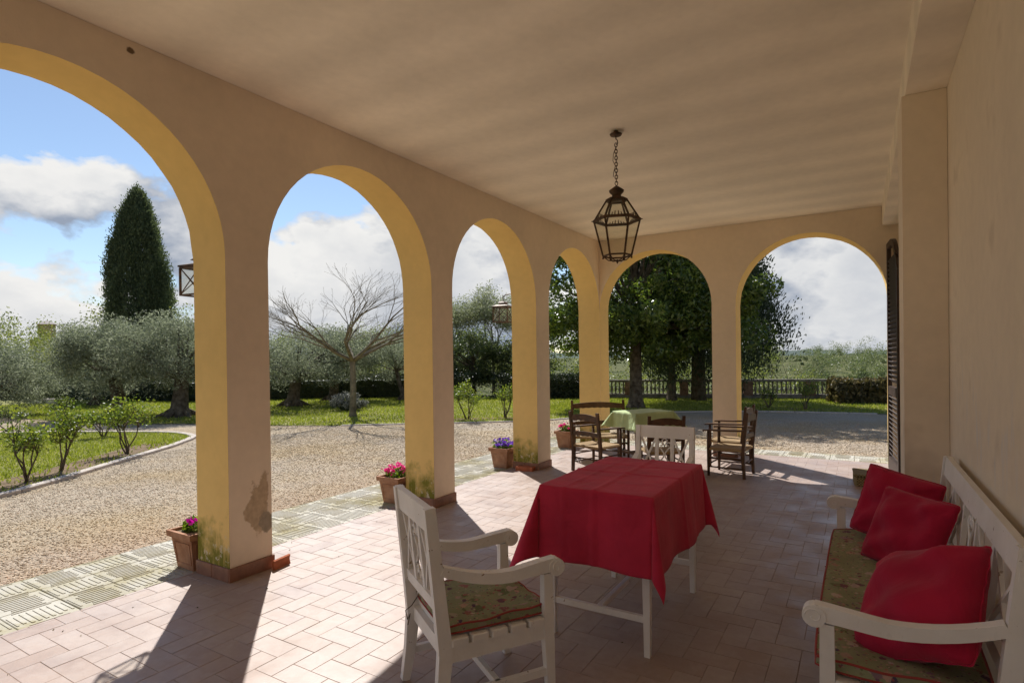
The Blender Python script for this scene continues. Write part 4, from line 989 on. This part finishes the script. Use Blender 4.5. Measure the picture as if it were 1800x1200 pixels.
def superbox(w, d, h, n=4.5, res=(22, 22), sag=0, seed=0, wob=.004):
    """rounded cushion: top and bottom sheets, origin at bottom centre"""
    rs = random.Random(seed); ph = [rs.uniform(0, 6) for _ in range(6)]; mb = MB(); nu, nv = res
    def pt(u, v, s):
        cu, cv = abs(u)**n, abs(v)**n; rim = max(0, 1-cu)*max(0, 1-cv)
        # corner rounding
        x = u*w/2*(1-.035*v**6); y = v*d/2*(1-.035*u**6)
        z = h/2+s*h/2*(.62+.38*rim**.35)
        if s > 0: z += wob*(math.sin(u*5+ph[0]+v*2)+math.sin(v*7+ph[1]-u*3)+.6*math.sin(u*13+ph[2])) - sag*math.exp(-3*(u*u+v*v))
        return (x, y, z)
    for s in (1, -1):
        o = len(mb.v)
        for i in range(nu+1):
            for j in range(nv+1): mb.v.append(pt(-1+2*i/nu, -1+2*j/nv, s))
        for i in range(nu):
            for j in range(nv):
                a = o+i*(nv+1)+j; f = (a, a+nv+1, a+nv+2, a+1); mb.f.append(f if s > 0 else f[::-1])
    o2 = (nu+1)*(nv+1)
    ring = [i*(nv+1) for i in range(nu+1)]+[nu*(nv+1)+j for j in range(1, nv+1)]+[i*(nv+1)+nv for i in range(nu-1, -1, -1)]+[j for j in range(nv-1, 0, -1)]
    for k in range(len(ring)): a, b = ring[k], ring[(k+1) % len(ring)]; mb.f.append((a, b, b+o2, a+o2))
    return mb, [mb.v[i] for i in ring], [mb.v[i+o2] for i in ring]
def cushion(name, loc, rz, w, d, h, label, seed, tie=True):
    root = empty(name, loc, rz, label, 'seat cushion', 'floral seat cushions')
    mb, top, bot = superbox(w, d, h, 8, (max(16, int(w*40)), 20), .006, seed)
    o = mb.build('pad', M['floral'], root); smooth_edges(o, 60)
    for r_, z in ((top, 0), (bot, 0)): MB().tube([Vector(p)*1.0 for p in r_], .0042, 6, True).build('piping', M['piping'], root, True)
    if tie:
        for q in (-1,):
            t = MB(); x = q*w*.44; y = -d*.5
            t.tube([(x, y, .01), (x+.01, y-.03, -.02), (x-.02, y-.05, -.05), (x-.005, y-.045, -.085), (x+.02, y-.04, -.05), (x+.015, y-.05, -.10)], .0022, 5); t.build('tie', M['bark'], root)
f1v = Vector((-math.sin(ca), math.cos(ca)))
cushion('seat_cushion', (L1[0]+f1v.x*.012, L1[1]+f1v.y*.012, .357), ca, .425, .44, .048, 'floral green seat cushion tied onto the white armchair', 3)
cushion('bench_cushion', (BX-.025, (BY0+BY1)/2, .357), RB, 1.66, .49, .055, 'long floral green cushion with red piping on the white bench', 4, True)
cushion('seat_cushion', (L2[0], L2[1]-.012, .357), R(180), .425, .44, .045, 'floral seat cushion on the white armchair past the red table', 5, False)

def pillow(loc, normal, spin, size, thick, label, seed, bend=0):
    rs = random.Random(seed); N = 26; mb = MB(); ph = [rs.uniform(0, 6) for _ in range(8)]
    def pt(u, v, s):
        pin = 1-.10*(1-abs(v)**2.2) if abs(u) > .999 else 1
        cr = 1-.055*(abs(u)*abs(v))**6; x = u*cr*(1-.06*(1-v*v)*abs(u)**3); y = v*cr*(1-.06*(1-u*u)*abs(v)**3)
        t = (max(0, 1-abs(u)**2.6)*max(0, 1-abs(v)**2.6))**.55
        e = min(1, 3.0*min(1-abs(u), 1-abs(v)))
        wr = .0085*(math.sin(x*6+ph[0]+3*y)+math.sin(y*8+ph[1]-4*x)+.7*math.sin(11*x*y+ph[2]))*e + .008*math.sin(14*(x+ph[4])+6*math.sin(3*y+ph[5]))*math.exp(-3*(1-abs(y)))*e
        th_ = math.atan2(1-abs(v), 1-abs(u)+1e-6); rc = math.hypot(1-abs(v), 1-abs(u)); wr += .010*math.sin(9*th_+ph[6]+(3 if u > 0 else 0)+(5 if v > 0 else 0))*math.exp(-2.0*rc)*min(1, rc*4)*min(1, e*2)
        z = s*thick/2*t+wr+bend*(x*x-.3)+rs.uniform(-1, 1)*.0006
        return (x*size/2, y*size/2, z)
    idx = {}
    for s in (1, -1):
        for i in range(N+1):
            for j in range(N+1):
                edge = i in (0, N) or j in (0, N)
                if s < 0 and edge: idx[(s, i, j)] = idx[(1, i, j)]; continue
                idx[(s, i, j)] = len(mb.v); mb.v.append(pt(-1+2*i/N, -1+2*j/N, s))
        for i in range(N):
            for j in range(N):
                f = (idx[(s, i, j)], idx[(s, i+1, j)], idx[(s, i+1, j+1)], idx[(s, i, j+1)]); mb.f.append(f if s > 0 else f[::-1])
    root = empty('red_pillow', loc, 0, label, 'pillow', 'crimson pillows on the bench')
    q = Vector(normal).normalized().to_track_quat('Z', 'Y'); root.rotation_euler = (q.to_matrix() @ Matrix.Rotation(spin, 3, 'Z')).to_euler()
    o = mb.build('cover', M['redpillow'], root, True)
    ring = [mb.v[idx[(1, i, 0)]] for i in range(N+1)]+[mb.v[idx[(1, N, j)]] for j in range(1, N+1)]+[mb.v[idx[(1, i, N)]] for i in range(N-1, -1, -1)]+[mb.v[idx[(1, 0, j)]] for j in range(N-1, 0, -1)]
    fl_ = MB(); n = len(ring); o_ = 0
    for i, p in enumerate(ring):
        k = 1.022; w_ = .003*math.sin(i*1.7)
        fl_.v.append((p[0]*.985, p[1]*.985, p[2])); fl_.v.append((p[0]*k, p[1]*k, p[2]+w_))
    for i in range(n): j = (i+1) % n; fl_.f.append((2*i, 2*i+1, 2*j+1, 2*j))
    fl_.build('flange', M['redpillow'], root, True)
pillow((.155, 3.64, .60), (-.42, -.85, .28), R(-10), .385, .12, 'red pillow in the far corner of the bench behind another', 11)
pillow((.185, 3.27, .575), (-.62, -.66, .40), R(-3), .385, .125, 'wrinkled red pillow leaning against the middle of the bench back', 12)
pillow((.165, 2.40, .555), (-.66, -.36, .62), R(33), .44, .20, 'plump red pillow standing on its corner next to the near bench arm', 13, -.02)

# ------------------------------------------------------------------ tables and cloths
def cloth_mesh(w, l, drop, seed, flare=.10, corner=.42, res=.0125, wav=.014, cmap={}):
    rs = random.Random(seed); ph = [rs.uniform(0, 6) for _ in range(8)]; mb = MB()
    xs = np.concatenate([np.linspace(-w/2-drop, -w/2, int(drop/res)+1)[:-1], np.linspace(-w/2, w/2, int(w/res)+1), np.linspace(w/2, w/2+drop, int(drop/res)+1)[1:]])
    ys = np.concatenate([np.linspace(-l/2-drop, -l/2, int(drop/res)+1)[:-1], np.linspace(-l/2, l/2, int(l/res)+1), np.linspace(l/2, l/2+drop, int(drop/res)+1)[1:]])
    for x in xs:
        for y in ys:
            dx, dy = max(0, abs(x)-w/2), max(0, abs(y)-l/2); sx, sy = (1 if x > 0 else -1), (1 if y > 0 else -1)
            px, py, pz = x, y, 0.0
            ridge = .0065*math.exp(-(x/.012)**2)+.0065*math.exp(-(y/.012)**2)+.004*math.exp(-((y-l*.26)/.012)**2)+.004*math.exp(-((x+w*.27)/.012)**2)
            if dx == 0 and dy == 0: pz = ridge+.0012*math.sin(x*23+ph[0])*math.sin(y*17+ph[1])
            elif dx > 0 and dy > 0:
                f = math.atan2(dy, dx); k = math.sin(2*f)**1.4; r = math.hypot(dx, dy)*(1-.10*k)
                o = flare*r+cmap.get((sx, sy), corner)*r*k; cosf, sinf = math.cos(f), math.sin(f)
                # cloth gathers into a fold pointing out of the corner
                g = f+.30*math.sin(4*f-math.pi)*.5
                px = sx*(w/2+o*math.cos(g)); py = sy*(l/2+o*math.sin(g)); pz = -math.sqrt(max(r*r-o*o, 0))
            elif dx > 0:
                wv = wav*dx/drop*(math.sin(y*9+ph[2])+.6*math.sin(y*17+ph[3])); px = sx*(w/2+flare*dx+wv+.004); pz = -dx*.995; px += sx*ridge
            else:
                wv = wav*dy/drop*(math.sin(x*9+ph[4])+.6*math.sin(x*19+ph[5])); py = sy*(l/2+flare*dy+wv+.004); pz = -dy*.995; py += sy*ridge
            mb.v.append((px, py, pz))
    ny = len(ys)
    for i in range(len(xs)-1):
        for j in range(ny-1): a = i*ny+j; mb.f.append((a, a+ny, a+ny+1, a+1))
    return mb
def table(name, loc, rz, w, l, h, label, mt, legs_in=.05, taper=True, group=None):
    root = empty(name, loc, rz, label, 'table', group); hx, hy = w/2-legs_in, l/2-legs_in
    for sx in (-1, 1):
        for sy in (-1, 1): MB().bar((sx*hx, sy*hy, 0), (sx*hx, sy*hy, h-.02), .028, .028, .044, .044, side=(1, 0, 0)).build('leg', mt, root)
    MB().cbox((0, 0, h-.012), (w-.012, l-.012, .022), .004).build('tabletop', mt, root)
    for sx in (-1, 1): MB().box((sx*hx, 0, h-.065), (.02, 2*hy-.05, .08)).build('apron', mt, root)
    for sy in (-1, 1):
        MB().box((0, sy*hy, h-.065), (2*hx-.05, .02, .08)).build('apron', mt, root); MB().bar((-hx, sy*hy, .175), (hx, sy*hy, .175), .022, .03).build('stretcher', mt, root)
    MB().bar((0, -hy, .176), (0, hy, .176), .024, .026).build('stretcher', mt, root)
    return root
TX, TY = -1.118, 3.055
table('dining_table', (TX, TY, 0), 0, .585, .94, .762, 'white legged dining table standing under the red tablecloth', M['white'], .043)
cm = cloth_mesh(.592, .948, .365, 2, .07, .2, cmap={(-1, -1): .30, (1, -1): .13, (1, 1): .18}); o = cm.build('tablecloth', M['redcloth'], None, True, (TX, TY, .7655)); tag(o, 'red tablecloth with pressed folds draped over the white table', 'tablecloth')
sol = o.modifiers.new('thickness', 'SOLIDIFY'); sol.thickness = .0015; sol.offset = 1
GX, GY, GA = -2.455, 7.35, R(-30.5)
table('side_table', (GX, GY, 0), GA, .46, .63, .695, 'small dark wooden table under the pale green cloth', M['brown'], .05)
cm = cloth_mesh(.468, .638, .215, 9, .12, .5, .02, .02); o = cm.build('tablecloth', M['greencloth'], None, True, (GX, GY, .6985)); o.rotation_euler = (0, 0, GA)
tag(o, 'pale green tablecloth on the small table in the loggia corner', 'tablecloth'); sol = o.modifiers.new('thickness', 'SOLIDIFY'); sol.thickness = .0015; sol.offset = 1

# ------------------------------------------------------------------ rush seated chairs
def rush_chair(name, loc, rz, label, w=.42, d=.41, top=.765, arms=True, cat='chair', seat=.335):
    root = empty(name, loc, rz, label, cat, 'rush seated wooden chairs'); B = M['brown']; hw, hd = w/2-.018, d/2-.018; lean = .05
    for sx in (-1, 1):
        x = sx*hw
        MB().sweep([(x, -hd-.01, 0), (x, -hd, .2), (x, -hd, seat), (x, -hd-lean*.5, (seat+top)/2), (x, -hd-lean, top-.01), (x, -hd-lean, top)], .034, [.03, .034, .036, .034, .03, .018], (1, 0, 0)).build('leg', B, root)
        MB().tube([(x, hd, 0), (x, hd, .15), (x, hd, seat), (x, hd, .525 if arms else seat+.02)], [.015, .018, .02, .016], 8).build('leg', B, root, True)
        if arms: MB().sweep([(x*1.0, -hd-lean*.4, .552), (x*1.02, -.05, .545), (x*1.03, hd-.02, .54), (x*1.03, hd+.06, .532)], .042, .018, (1, 0, 0)).build('arm', B, root)
        for z in (.11, .21): MB().tube([(x, -hd, z), (x, hd, z)], .009, 6).build('stretcher', B, root, True)
    for y, zz in ((hd, (.14, .24)), (-hd, (.17,))):
        for z in zz: MB().tube([(-hw, y, z), (hw, y, z)], .009, 6).build('stretcher', B, root, True)
    # rush seat: four triangles rising to the rails
    s = MB(); rx, ry = hw+.012, hd+.012; n = 10; vs = [(0, 0, seat-.018)]
    ring = []
    for i in range(n): ring.append((-rx+2*rx*i/n, -ry))
    for i in range(n): ring.append((rx, -ry+2*ry*i/n))
    for i in range(n): ring.append((rx-2*rx*i/n, ry))
    for i in range(n): ring.append((-rx, ry-2*ry*i/n))
    m_ = len(ring)
    for k, zz in ((.5, seat-.008), (.94, seat+.002), (1.0, seat-.008), (1.0, seat-.026), (.9, seat-.034)): vs += [(x*k, y*k, zz) for x, y in ring]
    fs = [(0, 1+i, 1+(i+1) % m_) for i in range(m_)]
    for k in range(4): fs += [(1+k*m_+i, 1+(k+1)*m_+i, 1+(k+1)*m_+(i+1) % m_, 1+k*m_+(i+1) % m_) for i in range(m_)]
    fs.append(tuple(1+4*m_+i for i in range(m_)))
    s.add(vs, fs).build('seat', M['rush'], root)
    # shaped back slats with scalloped lower edge
    for zt, hh, arc in ((top-.025, .075, .028), (seat+.175, .055, .012)):
        N = 28; po = [(-hw+2*hw*i/N, zt-arc+arc*math.sin(math.pi*i/N)) for i in range(N+1)]
        lo = [(hw-2*hw*i/N, zt-arc-hh+.6*arc*math.sin(math.pi*i/N)+.008*abs(math.sin(i*math.pi*(5 if w < .6 else 9)/N))) for i in range(N+1)]
        y0 = -hd-lean*(zt-hh*.5-seat)/(top-seat)
        MB().prism(po+lo, y0-.008, y0+.008, lambda a, b, d_: (a, d_, b)).build('back_slat', B, root)
    return root
def by_back(p, q, d, **k):      # from the two rear post feet (left post when seen from behind = p)
    p, q = Vector(p), Vector(q); c = (p+q)/2; b = (q-p).normalized(); f = Vector((-b.y, b.x)); c = c+f*(d/2-.018)
    return (c.x, c.y, 0), math.atan2(f.y, f.x)-R(90), (q-p).length+.036
l, a_, w_ = by_back((-3.09, 6.53), (-2.665, 6.385), .41)
rush_chair('rush_armchair', l, a_, 'dark rush seated armchair whose back slats face the red table', w_, .41, .75, cat='armchair')
l, a_, w_ = by_back((-1.149, 6.947), (-1.114, 7.366), .43)
rush_chair('rush_armchair', l, a_, 'rush seated armchair in the sun patch with its twin behind it', w_, .43, .765, cat='armchair')
l, a_, w_ = by_back((-1.27, 7.60), (-1.24, 8.02), .43)
rush_chair('rush_armchair', l, a_, 'rush seated armchair standing close to the end wall pillar', w_, .43, .775, cat='armchair')
l, a_, w_ = by_back((-2.06, 6.34), (-1.73, 6.55), .38)
rush_chair('rush_chair', l, a_, 'plain dark chair without arms tucked under the green table', w_, .38, .745, False)
l, a_, w_ = by_back((-2.89, 7.80), (-3.53, 7.44), .40)
rush_chair('rush_settee', l, a_, 'wide dark rush settee between green table and corner pillar', w_, .40, .80, cat='settee')

# wicker hassock
wk = empty('wicker_hassock', (.08, 7.33, 0), R(3), 'low woven wicker box on the floor near the shutter', 'hassock')
MB().cbox((0, 0, .058), (.30, .40, .104), .02).build('body', M['wicker'], wk); MB().cbox((0, 0, .119), (.31, .41, .018), .006).build('lid', M['wicker'], wk)

# ------------------------------------------------------------------ pots, brick, tile shard
def pot(x, y, label, petals, npet, ls, rz=0):
    root = empty('flower_pot', (x, y, -.004), rz, label, 'flower pot', 'square terracotta pots by the pillars')
    b = MB()
    def sq(r, z): return [(-r, -r, z), (r, -r, z), (r, r, z), (-r, r, z)]
    lv = [sq(.098, 0), sq(.125, .215), sq(.145, .22), sq(.148, .262), (sq(.128, .262)), sq(.122, .225)]
    vs = sum(lv, []); fs = [(3, 2, 1, 0)]+[(k*4+i, k*4+(i+1) % 4, k*4+4+(i+1) % 4, k*4+4+i) for k in range(5) for i in range(4)]+[(20, 21, 22, 23)]
    b.add(vs, fs).build('pot', M['pot'], root)
    pn = MB()
    for k in range(4):
        m_ = Matrix.Rotation(k*math.pi/2, 3, 'Z')
        for p, q in (((-.085, .04), (.085, .04)), ((-.092, .185), (.092, .185)), ((-.085, .04), (-.092, .185)), ((.085, .04), (.092, .185))):
            f = lambda s: m_ @ Vector((s[0], -(.0985+.0265*s[1]/.215)-.001, s[1])); pn.bar(f(p), f(q), .008, .006)
    pn.build('panel_moulding', M['pot'], root)
    MB().box((0, 0, .238), (.246, .246, .01)).build('soil', M['soil'], root)
    cl = ell_clumps(16, (0, 0, .275), (.10, .10, .05), .2)
    leaves('foliage', crown_pts(cl, 26, .028), .020, .012, M['potleaf'], root)
    fc = ell_clumps(npet, (0, 0, .32), (.12, .12, .055), .5); C = []
    for c in fc: C.append(c+rng.normal(size=(9, 3))*np.array([.016, .016, .009]))
    leaves('flowers', np.concatenate(C), ls, ls*.85, M[petals], root)
pot(-3.985, 2.275, 'terracotta pot with magenta petunia behind the peeling pillar', 'magenta', 7, .022)
pot(-3.99, 4.30, 'terracotta pot of pink and magenta flowers by the second pillar', 'pink', 22, .018)
pot(-4.0, 6.33, 'terracotta pot of purple pansies by the pillar with the loose brick', 'purple', 22, .018)
pot(-4.0, 8.2, 'terracotta pot with pink flowers beside the corner pillar', 'pink', 10, .018)
bk = MB().cbox((0, 0, .026), (.23, .105, .052), .004).build('brick', M['brick']); bk.location = (-3.62, 6.235, .001); bk.rotation_euler = (0, 0, R(6))
tag(bk, 'loose orange red brick lying against a pillar foot', 'brick')
shd = MB(); shd.sweep([(.06*math.sin(t), 0, .015+.05*(1-math.cos(t))) for t in [(-1.0+2.0*i/8) for i in range(9)]], .15, .014, (0, 1, 0))
o = shd.build('roof_tile', M['brick']); o.location = (-3.44, 2.525, .004); o.rotation_euler = (0, R(70), R(10)); tag(o, 'curved terracotta roof tile leaning behind the peeling pillar', 'roof tile')

# dry leaves and grit blown onto the tiles
gx = np.column_stack([rng.uniform(-3.8, .3, 90), rng.uniform(1.0, 8.3, 90), np.full(90, .004)]); gx[:45, 0] = -3.75+np.abs(rng.normal(size=45))*.35
lt = leaves('leaf_litter', gx[::2], .008, .004, M['dry'], dirs=np.column_stack([rng.normal(size=(45, 2))*3, np.zeros(45)]))
tag(lt, 'tiny dry leaves and grit blown onto the terracotta floor', 'leaf litter', kind='stuff')
